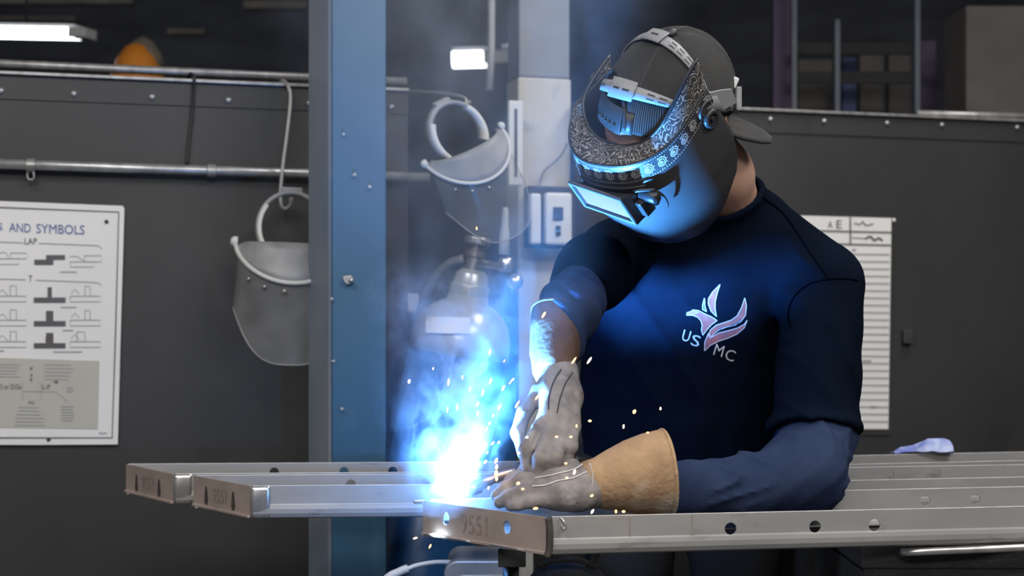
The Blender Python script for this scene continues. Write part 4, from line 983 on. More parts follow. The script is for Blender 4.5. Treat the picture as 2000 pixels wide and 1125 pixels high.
# ribbed cloth: fine ridges running from the crown down
def ribs(m, sc):
    nt = m.node_tree; b = nt.nodes['Principled BSDF']
    tc = nn(nt, 'ShaderNodeTexCoord'); w = nn(nt, 'ShaderNodeTexWave'); w.bands_direction = 'X'; w.inputs['Scale'].default_value = sc
    w.inputs['Distortion'].default_value = 0.3
    nt.links.new(tc.outputs['UV'], w.inputs['Vector']); bp = nn(nt, 'ShaderNodeBump'); bp.inputs['Strength'].default_value = 0.9; bp.inputs['Distance'].default_value = 0.002
    nt.links.new(w.outputs['Fac'], bp.inputs['Height']); nt.links.new(bp.outputs[0], b.inputs['Normal'])
ribs(MATS['cap_cloth'], 4.7)
CR_ = (HRAD.x+0.009, HRAD.y+0.009, HRAD.z+0.009)
CPZ = Vector((0.13, -0.48, 0.87)).normalized()          # crown of the cap, tipped back
OPN = Vector((-0.40, 0.92, 0.0)); OPN = (OPN-CPZ*OPN.dot(CPZ)).normalized(); CPX = OPN.cross(CPZ)      # the opening of the back-to-front cap
def cap_pt(az, el, g=0.0):                              # az measured from the opening side
    q = (CPX*math.sin(az)+OPN*math.cos(az))*math.cos(el)+CPZ*math.sin(el)
    return H(HC.x+(CR_[0]+g)*q.x, HC.y+(CR_[1]+g)*q.y, HC.z+(CR_[2]+g)*q.z)
def lowel(az): return math.radians(9-13*(0.5-0.5*math.cos(az)))
NA, NE = 160, 40; V = {}; mb = MB(); uvs = []
arch_az, arch_top = 0.62, math.radians(42)
def in_arch(az, el):
    az = (az+math.pi) % (2*math.pi)-math.pi
    return abs(az) < arch_az and el < lowel(az)+(arch_top-lowel(az))*math.sqrt(max(0, 1-(az/arch_az)**2)) and el > lowel(az)+0.20
vs = []; fs = []; uvl = []
for j in range(NE+1):
    for i in range(NA):
        az = -math.pi+2*math.pi*i/NA; l = lowel(az); el = l+(math.pi/2-l)*j/NE; vs.append(cap_pt(az, el)); uvl.append((3*az/math.pi*2.0, el))
for j in range(NE):
    for i in range(NA):
        az = -math.pi+2*math.pi*(i+0.5)/NA; l = lowel(az); el = l+(math.pi/2-l)*(j+0.5)/NE
        if not in_arch(az, el) and not (abs(az) < arch_az*0.99 and el < l+0.20): fs.append((j*NA+i, j*NA+(i+1) % NA, (j+1)*NA+(i+1) % NA, (j+1)*NA+i))
cp_ = thing('person_cap', H(0, -0.02, 0.06), 'black ribbed baseball cap worn back to front under the helmet straps', 'cap')
cp_.name = 'baseball_cap'; ORG['baseball_cap'] = ORG['person_cap']
mb.add(vs, fs); me = mb.mesh('crown'); uv = me.uv_layers.new(name='uv')
for lp in me.loops: uv.data[lp.index].uv = uvl[lp.vertex_index]
link('crown', me, 'cap_cloth', cp_, smooth=True, solid=0.003)
arc = [cap_pt(az, max(lowel(az)+(arch_top-lowel(az))*math.sqrt(max(0, 1-(az/arch_az)**2)), lowel(az)+0.02), 0.001) for az in [arch_az*math.sin(math.radians(a)) for a in range(-90, 91, 5)]]
MB().tube(arc, 0.0042, 8).build('opening_binding', 'cap_strap', cp_, smooth=True)
rows = []
for k in range(3):
    rows.append([cap_pt(az, lowel(az)-0.02+0.13*k, 0.001) for az in [-0.75+1.5*i/24 for i in range(25)]])
stp = MB().rings(rows, False, False).build('snap_strap', 'cap_strap', cp_, smooth=True, solid=0.003)
rows = [[cap_pt(az, lowel(az)-0.045+0.16*k, 0.005) for az in [-0.05+0.62*i/14 for i in range(15)]] for k in range(3)]
MB().rings(rows, False, False).build('strap_overlap', 'cap_strap', cp_, smooth=True, solid=0.003, bevel=0.001)
for k in range(5): MB().ball(cap_pt(0.05+0.1*k, lowel(0)+0.035, 0.007), 0.0028, 4).build('snap_stud', 'gear_slot', stp, smooth=True)
MB().lathe([(0.011, -0.002), (0.012, 0.003), (0.009, 0.008), (0.0, 0.010)], cap_pt(0, math.pi/2, 0.001), (cap_pt(0, math.pi/2)-H(*HC)), 14).build('top_button', 'cap_strap', cp_, smooth=True)
for k in range(6):
    az = k*math.pi/3+0.72; seam = [cap_pt(az, el, 0.0012) for el in [lowel(az)+0.06+(math.pi/2-lowel(az)-0.08)*i/16 for i in range(17)] if not in_arch(az, el)]
    if len(seam) > 3: MB().tube(seam, 0.0009, 6).build('panel_seam', 'cap_strap', cp_, smooth=True)
# brim, hanging behind the ear
b0, b1, b2 = P(1418, 222, 2.56), P(1424, 252, 2.60), P(1508, 282, 2.62)
rows = []
for k in range(9):
    w = k/8.0; row = []
    edge = [P(1412, 226, 2.66), P(1436, 233, 2.67), P(1466, 247, 2.665), P(1492, 263, 2.645), P(1507, 276, 2.61), P(1506, 284, 2.58), P(1488, 283, 2.55), P(1455, 275, 2.53), P(1420, 262, 2.52)]
    e = edge[k]; root = P(1405, 242, 2.66-0.0175*k)
    for i in range(7): row.append(root.lerp(e, i/6.0)+Vector((0, 0, 0.006*math.sin(math.pi*w)*i/6)))
    rows.append(row)
MB().rings(rows, False, False).build('brim', 'cap_cloth', cp_, smooth=True, solid=0.006)
# hair and eyebrow seen in the opening (a part of the person)
rows = [[cap_pt(az, lowel(az)+0.16+0.16*k, -0.0055) for az in [-0.66+1.32*i/20 for i in range(21)]] for k in range(5)]
MB().rings(rows, False, False).build('hair', 'hair_dark', person, smooth=True, solid=0.004)

# ================================================================== welding helmet
hm = thing('welding_helmet', H(0, 0.1, -0.25), 'black welding helmet with a paisley bandana band, tipped towards the arc', 'helmet')
def Fd(d): return float(np.interp(d, [0, 0.03, 0.06, 0.10, 0.14, 0.20, 0.235, 0.262], [0.157, 0.167, 0.178, 0.183, 0.180, 0.168, 0.152, 0.120]))
def Wd(d): return float(np.interp(d, [0, 0.05, 0.10, 0.16, 0.21, 0.262], [0.124, 0.128, 0.129, 0.122, 0.108, 0.078]))
def sp(x, p): return math.copysign(abs(x)**p, x)
def Dmax(ph):
    a = abs(math.degrees(ph)); return float(np.interp(a, [0, 25, 45, 60, 72, 82, 90, 97], [0.262, 0.258, 0.246, 0.228, 0.205, 0.180, 0.150, 0.075]))
def crease(ph):
    a = min(abs(ph)/(math.pi/2), 1.08); return 0.036*min(a, 1.0)**2.4 if ph > 0 else 0.036*a**2.4-0.20*max(0, a-0.80)**1.3
def plan(ph, d, off):
    s = (Wd(d)+off)*sp(math.sin(ph), 0.84); f = (Fd(d)+off)*sp(math.cos(ph), 0.72)
    if abs(ph) > math.pi/2: f = -(abs(ph)-math.pi/2)*(0.16 if ph > 0 else 0.26)
    else: f -= 0.16*s*math.cos(ph)
    return s, f
def shell(ph, d, off=0.0):           # d measured down from the crease at the brow
    s, f = plan(ph, d, off); return H(s, f, -d)
PM = math.radians(97)
rows = []
for k in range(33):
    rows.append([shell(ph, -crease(ph)+(Dmax(ph)+crease(ph))*k/32.0) for ph in [-PM+2*PM*i/72 for i in range(73)]])
MB().rings(rows, False, False).build('shell', 'helmet_black', hm, smooth=True, solid=0.003)
# brow deck above the crease, open at the crown
def deck(ph, k, off=0.0):            # k 0 at the crease .. 1 at the opening
    a = min(abs(ph)/(math.pi/2), 1.06); e = a**2.2
    sc_in = 0.29*(1-e)+0.02*e; up = -0.003*(1-e)+(0.052 if ph > 0 else 0.016)*e
    s, f = plan(ph, 0.0, off)
    kk = k+0.0
    bulge = 0.001*math.sin(math.pi*min(1, kk))
    return H(s*(1-sc_in*kk), f*(1-sc_in*1.05*kk)-(0.0 if e < .5 else 0.018*(e-.5)*kk), crease(ph)+up*kk+bulge+off*0.6)
rows = [[deck(ph, k/14.0) for ph in [-PM+2*PM*i/72 for i in range(73)]] for k in range(15)]
dk_o = MB().rings(rows, False, False)
me = dk_o.mesh('bandana_deck')
mbd = bpy.data.materials.new('bandana_print'); mbd.use_nodes = True; MATS['bandana_print'] = mbd
link('bandana_deck', me, 'bandana_print', hm, smooth=True, solid=0.003)
nt = mbd.node_tree; b = nt.nodes['Principled BSDF']; b.inputs['Roughness'].default_value = 0.75
tc = nn(nt, 'ShaderNodeTexCoord'); nz = nn(nt, 'ShaderNodeTexNoise'); nz.inputs['Scale'].default_value = 34; nz.inputs['Detail'].default_value = 1
nt.links.new(tc.outputs['Object'], nz.inputs['Vector'])
vm = nn(nt, 'ShaderNodeVectorMath', operation='SCALE'); vm.inputs[3].default_value = 0.03; nt.links.new(nz.outputs['Color'], vm.inputs[0])
va = nn(nt, 'ShaderNodeVectorMath', operation='ADD'); nt.links.new(tc.outputs['Object'], va.inputs[0]); nt.links.new(vm.outputs[0], va.inputs[1])
vo = nn(nt, 'ShaderNodeTexVoronoi'); vo.feature = 'F1'; vo.inputs['Scale'].default_value = 62; nt.links.new(va.outputs[0], vo.inputs['Vector'])
mt = nn(nt, 'ShaderNodeMath', operation='MULTIPLY'); mt.inputs[1].default_value = 26.0; nt.links.new(vo.outputs['Distance'], mt.inputs[0])
sn = nn(nt, 'ShaderNodeMath', operation='SINE'); nt.links.new(mt.outputs[0], sn.inputs[0])
n2 = nn(nt, 'ShaderNodeTexNoise'); n2.inputs['Scale'].default_value = 130; n2.inputs['Detail'].default_value = 2; nt.links.new(tc.outputs['Object'], n2.inputs['Vector'])
ad = nn(nt, 'ShaderNodeMath', operation='MULTIPLY_ADD'); ad.inputs[1].default_value = 2.6; ad.inputs[2].default_value = -1.3; nt.links.new(n2.outputs[0], ad.inputs[0])
su = nn(nt, 'ShaderNodeMath', operation='ADD'); nt.links.new(sn.outputs[0], su.inputs[0]); nt.links.new(ad.outputs[0], su.inputs[1])
mr = nn(nt, 'ShaderNodeMapRange'); mr.inputs[1].default_value = 0.42; mr.inputs[2].default_value = 0.75; nt.links.new(su.outputs[0], mr.inputs[0])
mx = nn(nt, 'ShaderNodeMix', data_type='RGBA'); mx.inputs[6].default_value = (0.032, 0.029, 0.028, 1); mx.inputs[7].default_value = (0.30, 0.28, 0.265, 1)
nt.links.new(mr.outputs[0], mx.inputs[0]); nt.links.new(mx.outputs[2], b.inputs['Base Color'])
# rolled lip round the opening and tabs
lip = [deck(ph, 1.0, 0.0) for ph in [-PM+2*PM*i/72 for i in range(73)]]
MB().tube(lip, 0.0035, 8).build('opening_lip', 'helmet_fitting', hm, smooth=True)
# bandana band on the face of the shell, with paisleys and rows of dots printed on it
BW = 0.034
rows = [[shell(ph, 0.001-crease(ph)+BW*k/4.0, 0.0022) for ph in [-PM+2*PM*i/90 for i in range(91)]] for k in range(5)]
bnd = MB().rings(rows, False, False).build('bandana_band', 'helmet_black', hm, smooth=True, label='bandana strip with white paisley print')
def arcs(off_d=0.0):                # angle table with even steps along the band
    tab = [(-PM+2*PM*i/400) for i in range(401)]; acc = [0.0]
    for i in range(400): acc.append(acc[-1]+(shell(tab[i+1], 0.017)-shell(tab[i], 0.017)).length)
    return tab, acc
TAB, ACC = arcs(); LT = ACC[-1]
def band_fn(x, y):
    ph = float(np.interp(x, ACC, TAB)); return shell(ph, y-crease(ph), 0.0032)      # x metres along, y metres down
mbp = MB(); mbdots = MB()
npz = 21
for i in range(npz):
    cx = LT*(i+0.5)/npz; cy = 0.019; fl = 1
    def tear(r0, n=22, turn=1.45):
        out = []
        for k in range(n+1):
            t = k/n; a = -2.2+turn*2*math.pi*t*0.78; r = r0*(1-0.52*t); out.append((cx+r*math.cos(a)*1.05, cy+r*math.sin(a)))
        return out
    ribbon(mbp, tear(0.0098), 0.0017, band_fn); ribbon(mbp, tear(0.0062, 16, 1.3), 0.0014, band_fn)
    for k in range(7):
        a = -2.0+k*0.62; ribbon(mbp, [(cx+0.0105*math.cos(a), cy+0.0105*math.sin(a)), (cx+0.0122*math.cos(a), cy+0.0122*math.sin(a))], 0.0013, band_fn)
    mbp.add([band_fn(cx+0.0025*math.cos(a), cy+0.0025*math.sin(a)) for a in [k*1.0472 for k in range(6)]], [(0, 1, 2, 3, 4, 5)])
mbp.build('paisley_print', 'print_cream', bnd, kind='stuff')
nd = 118
for y in (0.0035, 0.0325):
    for i in range(nd):
        cx = LT*(i+0.5)/nd; mbdots.add([band_fn(cx+0.0012*math.cos(a), y+0.0012*math.sin(a)) for a in [k*1.0472 for k in range(6)]], [(0, 1, 2, 3, 4, 5)])
mbdots.build('dot_print', 'print_cream', bnd, kind='stuff')
ribbon_e = MB().tube([shell(ph, -crease(ph), 0.002) for ph in [-PM+2*PM*i/90 for i in range(91)]], 0.0022, 6).build('crease_edge', 'helmet_fitting', hm, smooth=True)

# lens holder
LB = thing  # (name kept short)
def lensbox():
    s0, s1, u0, u1 = -0.063, 0.0635, -0.0920, -0.0215
    fr_, bk = 0.1995, None
    mb = MB(); rows = []
    n = 12
    # outer walls: front rectangle back to the curved shell
    def back(s, u):
        ph = math.copysign(math.asin(max(-0.99, min(0.99, (abs(s)/(Wd(-min(u, 0))+0.001))**(1/0.84)))), s); return plan(ph, -min(u, 0), 0)[1]-0.004
    per = [(s0+(s1-s0)*i/n, u1) for i in range(n+1)]+[(s1, u1+(u0-u1)*i/6) for i in range(1, 7)]+[(s1+(s0-s1)*i/n, u0) for i in range(1, n+1)]+[(s0, u0+(u1-u0)*i/6) for i in range(1, 6)]
    lowb = lambda u: u-0.007-0.030*(u-u0)/(u1-u0)
    mb.rings([[H(s, back(s, lowb(u)), lowb(u)) for s, u in per], [H(s, fr_, u) for s, u in per]], True, False)
    body_ = mb.build('lens_holder', 'helmet_fitting', hm, solid=0.003, label='black box-shaped lens holder')
    mb = MB(); w = 0.0055
    inn = [(s0+w, u1-w), (s1-w, u1-w), (s1-w, u0+w), (s0+w, u0+w)]; out = [(s0, u1), (s1, u1), (s1, u0), (s0, u0)]
    for k in range(4):
        a, b_, c, d = out[k], out[(k+1) % 4], inn[(k+1) % 4], inn[k]
        q = [H(*p_[:1], f, p_[1]) for f in (fr_-0.004, fr_+0.002) for p_ in (a, b_, c, d)]; mb.hexa(q)
    mb.build('lens_frame', 'lens_rim', body_, bevel=0.001)
    mb = MB(); mb.hexa([H(s, f, u) for f in (fr_-0.007, fr_-0.004) for s, u in ((s0+w, u1-w), (s1-w, u1-w), (s1-w, u0+w), (s0+w, u0+w))]); mb.build('lens_glass', 'lens_glass', body_, label='tinted lens reflecting the glow')
    # gasket line on top, spring clip and thumb latch at the side
    top = [H(s, back(s, -0.043)+0.007, -0.043) for s in [s0-0.004+(s1-s0+0.012)*i/18 for i in range(19)]]
    MB().tube(top, 0.0026, 8).build('top_gasket', 'helmet_fitting', hm, smooth=True)
    MB().tube(spline([H(0.060, 0.168, -0.040), H(0.070, 0.166, -0.036), H(0.084, 0.158, -0.038), H(0.094, 0.150, -0.044)], 6), 0.0032, 8).build('spring_clip', 'helmet_fitting', hm, smooth=True)
    MB().lathe([(0.011, -0.020), (0.011, 0.016), (0.008, 0.020)], H(0.084, 0.160, -0.052), AX_S, 16).build('hinge_barrel', 'helmet_fitting', hm, smooth=True)
    MB().tube(spline([H(0.098, 0.150, -0.044), H(0.104, 0.148, -0.060), H(0.102, 0.148, -0.080), H(0.098, 0.150, -0.090)], 6), 0.0022, 8).build('latch_wire', 'helmet_fitting', hm, smooth=True)
    mb = MB(); q = [(0.065, 0.158, -0.056), (0.065, 0.158, -0.092), (0.065, 0.182, -0.088), (0.065, 0.182, -0.052)]; mb.prism([H(*p_) for p_ in q], AX_S*0.014); mb.build('latch_block', 'helmet_fitting', hm, bevel=0.002)
lensbox()
for s in (-1, 1):
    c = H(s*0.127, 0.006, -0.012); a = AX_S*s
    pk = MB().lathe([(0.017, 0), (0.017, 0.006), (0.014, 0.009), (0.009, 0.009), (0.009, 0.005), (0.005, 0.005), (0.005, 0.010), (0.0, 0.011)], c, a, 20).build('pivot_knob', 'helmet_fitting', hm, smooth=False, bevel=0.001)
    MB().tube(spline([H(s*0.127, -0.01, 0.012), H(s*0.130, 0.0, 0.022), H(s*0.130, 0.016, 0.018), H(s*0.128, 0.022, 0.006)], 5), 0.004, 8).build('stop_arm', 'helmet_fitting', hm, smooth=True)

# headgear straps, over the cap
hg_ = thing('helmet_headgear', H(0, -0.02, 0.07), 'grey plastic helmet headgear straps strapped over the cap', 'headgear')
def strap(elev, th0, th1, w, nm, g=0.006, curve=0.0):
    def pt(th, k):
        e = elev+k*w; f = math.cos(e); u_ = math.sin(e)
        return H(HC.x+(CR_[0]+g)*math.cos(th), HC.y+(CR_[1]+g)*f*math.sin(th), HC.z+(CR_[2]+g)*u_*math.sin(th)+0.0)
    ths = [th0+(th1-th0)*i/40 for i in range(41)]
    o = MB().rings([[pt(t, k) for t in ths] for k in (-0.5, 0, 0.5)], False, False).build(nm, 'gear_grey', hg_, smooth=True, solid=0.003)
    return o, pt
R = math.radians
o, pt = strap(R(64), R(20), R(160), 0.155, 'front_strap')
def slot(par, pt, t, k, dt, dk):
    MB().rings([[pt(t+a*dt, k+b_*dk) + (pt(t, k)-H(*HC)).normalized()*0.0022 for a in (-1, 1)] for b_ in (-1, 1)], False, False).build('slot', 'gear_slot', par)
for i in range(9): slot(o, pt, R(112+i*4.2), 0, R(0.7), 0.16)
for t in (58, 48): 
    slot(o, pt, R(t), 0.2, R(3.2), 0.05); slot(o, pt, R(t), -0.2, R(3.2), 0.05)
bk_, ptb = strap(R(64), R(72), R(98), 0.235, 'front_buckle', 0.0105)
for t in (80, 90): slot(bk_, ptb, R(t), 0.0, R(3.4), 0.05)
o, pt = strap(R(108), R(8), R(165), 0.150, 'crown_strap')
for i in range(4): slot(o, pt, R(40+i*9), 0.2, R(3.0), 0.05); slot(o, pt, R(40+i*9), -0.2, R(3.0), 0.05)
bk_, ptb = strap(R(108), R(78), R(98), 0.21, 'crown_buckle', 0.0105); slot(bk_, ptb, R(88), 0, R(4), 0.06)
# rear band with its ratchet, at the side of the head
rows = []
for k in range(3): rows.append([P(x, y+k*17, d) for x, y, d in ((1372, 178, 2.405), (1398, 180, 2.425), (1414, 186, 2.455), (1424, 182, 2.475), (1436, 184, 2.53), (1441, 190, 2.58))])
MB().rings(rows, False, False).build('rear_band', 'gear_grey', hg_, smooth=True, solid=0.004)
MB().box(P(1437, 196, 2.52), 0.010, 0.05, 0.042, (Vector((0.98, 0.1, 0)), Vector((-0.1, 0.98, 0)), UP)).build('ratchet_plate', 'gear_grey', hg_, bevel=0.002)
MB().box(P(1432, 164, 2.53), 0.012, 0.03, 0.022, (Vector((0.9, 0, -0.4)), Vector((0, 1, 0)), Vector((0.4, 0, 0.9)))).build('ratchet_clip', 'plastic_white', hg_, bevel=0.003)
mb = MB(); mb.prism([H(0.118, -0.020, 0.022), H(0.118, -0.020, -0.030), H(0.118, -0.062, -0.052), H(0.118, -0.066, -0.020), H(0.118, -0.046, 0.0)], AX_S*0.004); mb.build('side_plate', 'gear_grey', hg_, bevel=0.001)

# ================================================================== gloves
def cuff(rings, nm, m, par, wob=0.0, seed=1):
    """flared gauntlet: rings of (centre, radius, squash axis)"""
    rs = []; rnd = random.Random(seed); n = 40
    ph = [rnd.uniform(0, 6.28) for _ in range(4)]
    for k, (c, r) in enumerate(rings):
        a = rings[max(k-1, 0)][0]; b_ = rings[min(k+1, len(rings)-1)][0]; t = (b_-a).normalized(); uu = t.cross(UP).normalized() if abs(t.z) < 0.9 else t.cross(Vector((1, 0, 0))).normalized(); vv = uu.cross(t)
        w = k/(len(rings)-1)
        rs.append([c+(uu*math.cos(q)*0.92+vv*math.sin(q))*(r*(1+wob*w*(math.sin(2*q+ph[0])+0.5*math.sin(3*q+ph[1])))) for q in [2*math.pi*i/n for i in range(n)]])
    MB().tube(rs[-1]+rs[-1][:2], 0.0036, 8).build('cuff_binding', m, par, smooth=True)
    return MB().rings(rs, True, False).build(nm, m, par, smooth=True, solid=0.004)
def bbox(h, pad):
    pts = [q for c in h['fingers'] for q in c]+h['palm']+h['side']+[h['wrist']]; return np.min(pts, axis=0)-pad, np.max(pts, axis=0)+pad
ga = thing('welding_glove', HB['wrist']-UP*0.05, 'tan leather gauntlet glove resting on the near frame', 'glove', 'welding gloves')
lo, hi = bbox(HB, 0.05)
gho = link('hand', nets('hand', lambda p: hand(p, HB, 0.003)+0.0012*noise3(p, 110, 2), lo, hi, 0.0036), 'leather_grey', ga, smooth=True)
cuff([(Q(1136, 946, 2.436), 0.034), (Q(1165, 944, 2.437), 0.040), (Q(1195, 938, 2.440), 0.049), (Q(1230, 932, 2.443), 0.060), (Q(1265, 926, 2.447), 0.067), (Q(1300, 922, 2.452), 0.0715)], 'cuff', 'leather_tan', ga, 0.02)
mb = MB(); e1 = [];
GT = bvh_of(gho); gf = caster(GT, 0.0012, 2.42)
for pl in ([(1142, 905), (1120, 918), (1095, 924), (1070, 930), (1045, 934)], [(1146, 922), (1120, 934), (1090, 940), (1066, 948), (1040, 950)]):
    mb = MB(); ribbon(mb, curve2(pl, 6), 2.0, gf); mb.build('seam', 'thread_pale', ga, solid=0.001)
mb = MB(); cf = Q(1150, 900, 2.41)
for pl in ([(1152, 905), (1158, 930), (1156, 955), (1160, 975)],):
    MB().tube(spline([Q(x, y, 2.392) for x, y in pl], 6), 0.0012, 6).build('loose_thread', 'thread_pale', ga, smooth=True)
gb = thing('welding_glove', HA['wrist']-UP*0.06, 'brown cuffed grey leather glove gripping the welding gun', 'glove', 'welding gloves')
lo, hi = bbox(HA, 0.05)
gho2 = link('hand', nets('hand', lambda p: hand(p, HA, 0.004)+0.0012*noise3(p, 110, 6), lo, hi, 0.0036), 'leather_grey', gb, smooth=True)
cuff([(Q(1090, 742, 2.59), 0.036), (Q(1082, 720, 2.60), 0.040), (Q(1082, 695, 2.615), 0.045), (Q(1087, 660, 2.63), 0.049), (Q(1095, 616, 2.655), 0.0545)], 'cuff', 'leather_brown', gb, 0.02, 4)
GT2 = bvh_of(gho2); gf2 = caster(GT2, 0.0012, 2.4)
for pl in ([(1096, 722), (1082, 745), (1073, 775), (1072, 800)], [(1118, 728), (1104, 750), (1094, 778), (1088, 806)]):
    mb = MB(); ribbon(mb, curve2(pl, 6), 2.0, gf2); mb.build('seam', 'thread_dark', gb, solid=0.001)

# ================================================================== welding gun, arc, sparks
tg = thing('welding_gun', Q(960, 960, 2.46), 'welding gun with bent neck pointing at the weld', 'welding gun')
MB().tube(spline([Q(1120, 900, 2.48), Q(1085, 904, 2.475), Q(1045, 912, 2.47), Q(1010, 922, 2.472)], 6), [0.017]*10+[0.0155]*9, 16).build('handle', 'plastic_dark', tg, smooth=True)
MB().tube(spline([Q(1012, 921, 2.472), Q(975, 930, 2.474), Q(948, 942, 2.47), Q(930, 952, 2.478)], 6), 0.009, 14).build('neck', 'brass_dull', tg, smooth=True)
MB().tube([Q(934, 949, 2.477), Q(912, 962, 2.484)], [0.0125, 0.0105], 16).build('nozzle', 'brass_dull', tg, smooth=True)
MB().tube(spline([Q(1118, 900, 2.48), Q(1150, 912, 2.52), Q(1165, 950, 2.58), Q(1160, 1010, 2.63), Q(1150, 1090, 2.68), Q(1120, 1300, 2.72)], 8), 0.011, 12).build('cable', 'cable_black', tg, smooth=True)

emit('arc_glow', (0.75, 0.88, 1.0), 60.0)
a_ = MB().ball(ARC-UP*0.012+Vector((-0.006, -0.01, 0)), 0.008, 8).build('welding_arc', 'arc_glow', smooth=True); tag(a_, 'blinding blue-white welding arc in the frame corner', 'arc')
emit('arc_leak', (0.65, 0.82, 1.0), 25.0)
q = C1.lerp(C2, 0.085)+n*0.0
a2 = MB().lathe([(0.0, -0.014), (0.0025, -0.006), (0.0035, 0), (0.0025, 0.007), (0.0, 0.016)], Q(850, 1045, 2.462), (C2-C1).normalized(), 10).build('arc_leak_spot', 'arc_leak', smooth=True)  # arc light leaking under the plate, put in as a glowing bead
tag(a2, 'glowing spot of leaking arc light under the end plate corner', 'weld')

emit('spark_orange', (1.0, 0.36, 0.10), 9.0); emit('spark_pale', (1.0, 0.72, 0.48), 9.0)
SPK = [(799, 745, 2.42, 7, 8, 80), (876, 746, 2.5, 5, 14, 85), (931, 446, 2.5, 4, 7, 90), (846, 720, 2.5, 3, 6, 80), (958, 744, 2.5, 5, 12, 70), (943, 767, 2.46, 5, 14, 75), (983, 758, 2.46, 5, 12, 65), (933, 789, 2.46, 5, 10, 70),
 (976, 795, 2.45, 5, 12, 60), (933, 808, 2.46, 5, 10, 85), (1062, 615, 2.38, 6, 14, 60), (1121, 704, 2.36, 5, 16, 55), (1151, 704, 2.36, 6, 16, 55), (957, 688, 2.5, 4, 12, 80), (1049, 776, 2.35, 5, 12, 55), (1010, 790, 2.38, 5, 16, 60),
 (963, 812, 2.45, 5, 6, 80), (956, 827, 2.45, 6, 6, 80), (950, 838, 2.45, 4, 10, 60), (942, 838, 2.45, 4, 9, 60), (1239, 804, 2.33, 9, 9, 60), (1290, 798, 2.33, 5, 6, 90), (1152, 822, 2.33, 7, 7, 0), (1126, 832, 2.33, 5, 6, 90),
 (1218, 833, 2.33, 5, 8, 85), (1115, 853, 2.33, 6, 6, 0), (1087, 853, 2.33, 6, 6, 0), (1029, 854, 2.35, 6, 6, 0), (1265, 845, 2.33, 5, 5, 0), (1013, 885, 2.35, 6, 6, 0), (974, 864, 2.43, 5, 6, 60), (962, 866, 2.43, 5, 9, 50),
 (969, 900, 2.43, 8, 12, 65), (970, 912, 2.43, 8, 10, 80), (969, 925, 2.42, 10, 14, 85), (970, 935, 2.42, 7, 10, 85), (948, 902, 2.43, 6, 9, 60), (1012, 944, 2.34, 9, 8, 20), (1021, 955, 2.34, 6, 6, 0), (954, 953, 2.42, 5, 7, 80),
 (1105, 905, 2.33, 6, 6, 0), (1107, 933, 2.33, 6, 6, 0), (1122, 922, 2.33, 7, 10, 70), (1046, 993, 2.29, 7, 10, 5), (1156, 968, 2.31, 7, 7, 30), (1157, 999, 2.29, 6, 10, 60), (1203, 999, 2.29, 6, 7, 90), (1218, 999, 2.29, 7, 7, 0),
 (811, 1051, 2.40, 5, 9, 15), (840, 1067, 2.40, 5, 9, 65), (940, 881, 2.44, 4, 10, 55), (934, 890, 2.44, 4, 8, 60), (952, 884, 2.44, 4, 6, 60), (918, 760, 2.48, 3, 10, 80), (903, 737, 2.5, 3, 8, 85), (985, 705, 2.48, 3, 6, 60), (893, 795, 2.5, 3, 14, 85), (874, 800, 2.5, 3, 12, 85), (1001, 742, 2.42, 4, 9, 50), (996, 748, 2.42, 3, 5, 50)]
SPK_ONE = {(931, 446): 'lone orange spark high above the gas cylinder valve', (799, 745): 'single orange spark between the blue column and the smoke', (1239, 804): 'largest round orange spark in front of the navy shirt',
 (1290, 798): 'tiny orange spark under the chest letters, farthest from the arc', (1218, 833): 'small upright spark just below the largest one on the shirt', (1265, 845): 'tiny spark at the top tip of the tan cuff',
 (1121, 704): 'slanted bright spark at the lower edge of the brown cuff', (1151, 704): 'slanted bright spark on the shirt beside the brown cuff', (1062, 615): 'slanted spark at the upper rim of the brown cuff',
 (811, 1051): 'orange spark below the frame corner, nearest the blue column', (840, 1067): 'lowest orange spark, falling below the end plate', (1203, 999): 'spark on the near rail below the tan cuff, nearer the hand', (1218, 999): 'spark on the near rail below the tan cuff, farther from the hand',
 (1046, 993): 'flat spark just above the near end plate corner', (1157, 999): 'spark on the near rail below the grey glove wrist', (846, 720): 'faint spark on the upper left of the gas cylinder body', (957, 688): 'upright spark beside the silver cylinder shoulder'}
def spark_label(x, y, w, l):
    if (x, y) in SPK_ONE: return SPK_ONE[(x, y)]
    if x >= 1080 and y < 900: return 'small orange spark over the fingers of the upright glove'
    if x >= 1080: return 'small glowing spark over the back of the resting glove'
    if x >= 1003: return 'orange spark beside the thumb of the upright glove' if y < 900 else 'orange spark over the fingertips of the resting glove'
    if y >= 860: return 'bright orange spark clustered close above the welding arc'
    return 'thin glowing spark rising inside the blue smoke'
for i, (x, y, d, w, l, ang) in enumerate(SPK):
    c = Q(x, y, d); a = math.radians(ang); ax = Vector((math.cos(a), 0.15, math.sin(a))).normalized(); r = w*0.34*d/F; hl = max(l*0.5*d/F, r*1.1)
    o = MB().lathe([(0, -hl), (r*0.75, -hl*0.6), (r, 0), (r*0.75, hl*0.6), (0, hl)], c, ax, 8).build('spark', 'spark_pale' if i % 3 == 0 else 'spark_orange', smooth=True, base=c)
    tag(o, spark_label(x, y, w, l), 'spark', 'welding sparks')

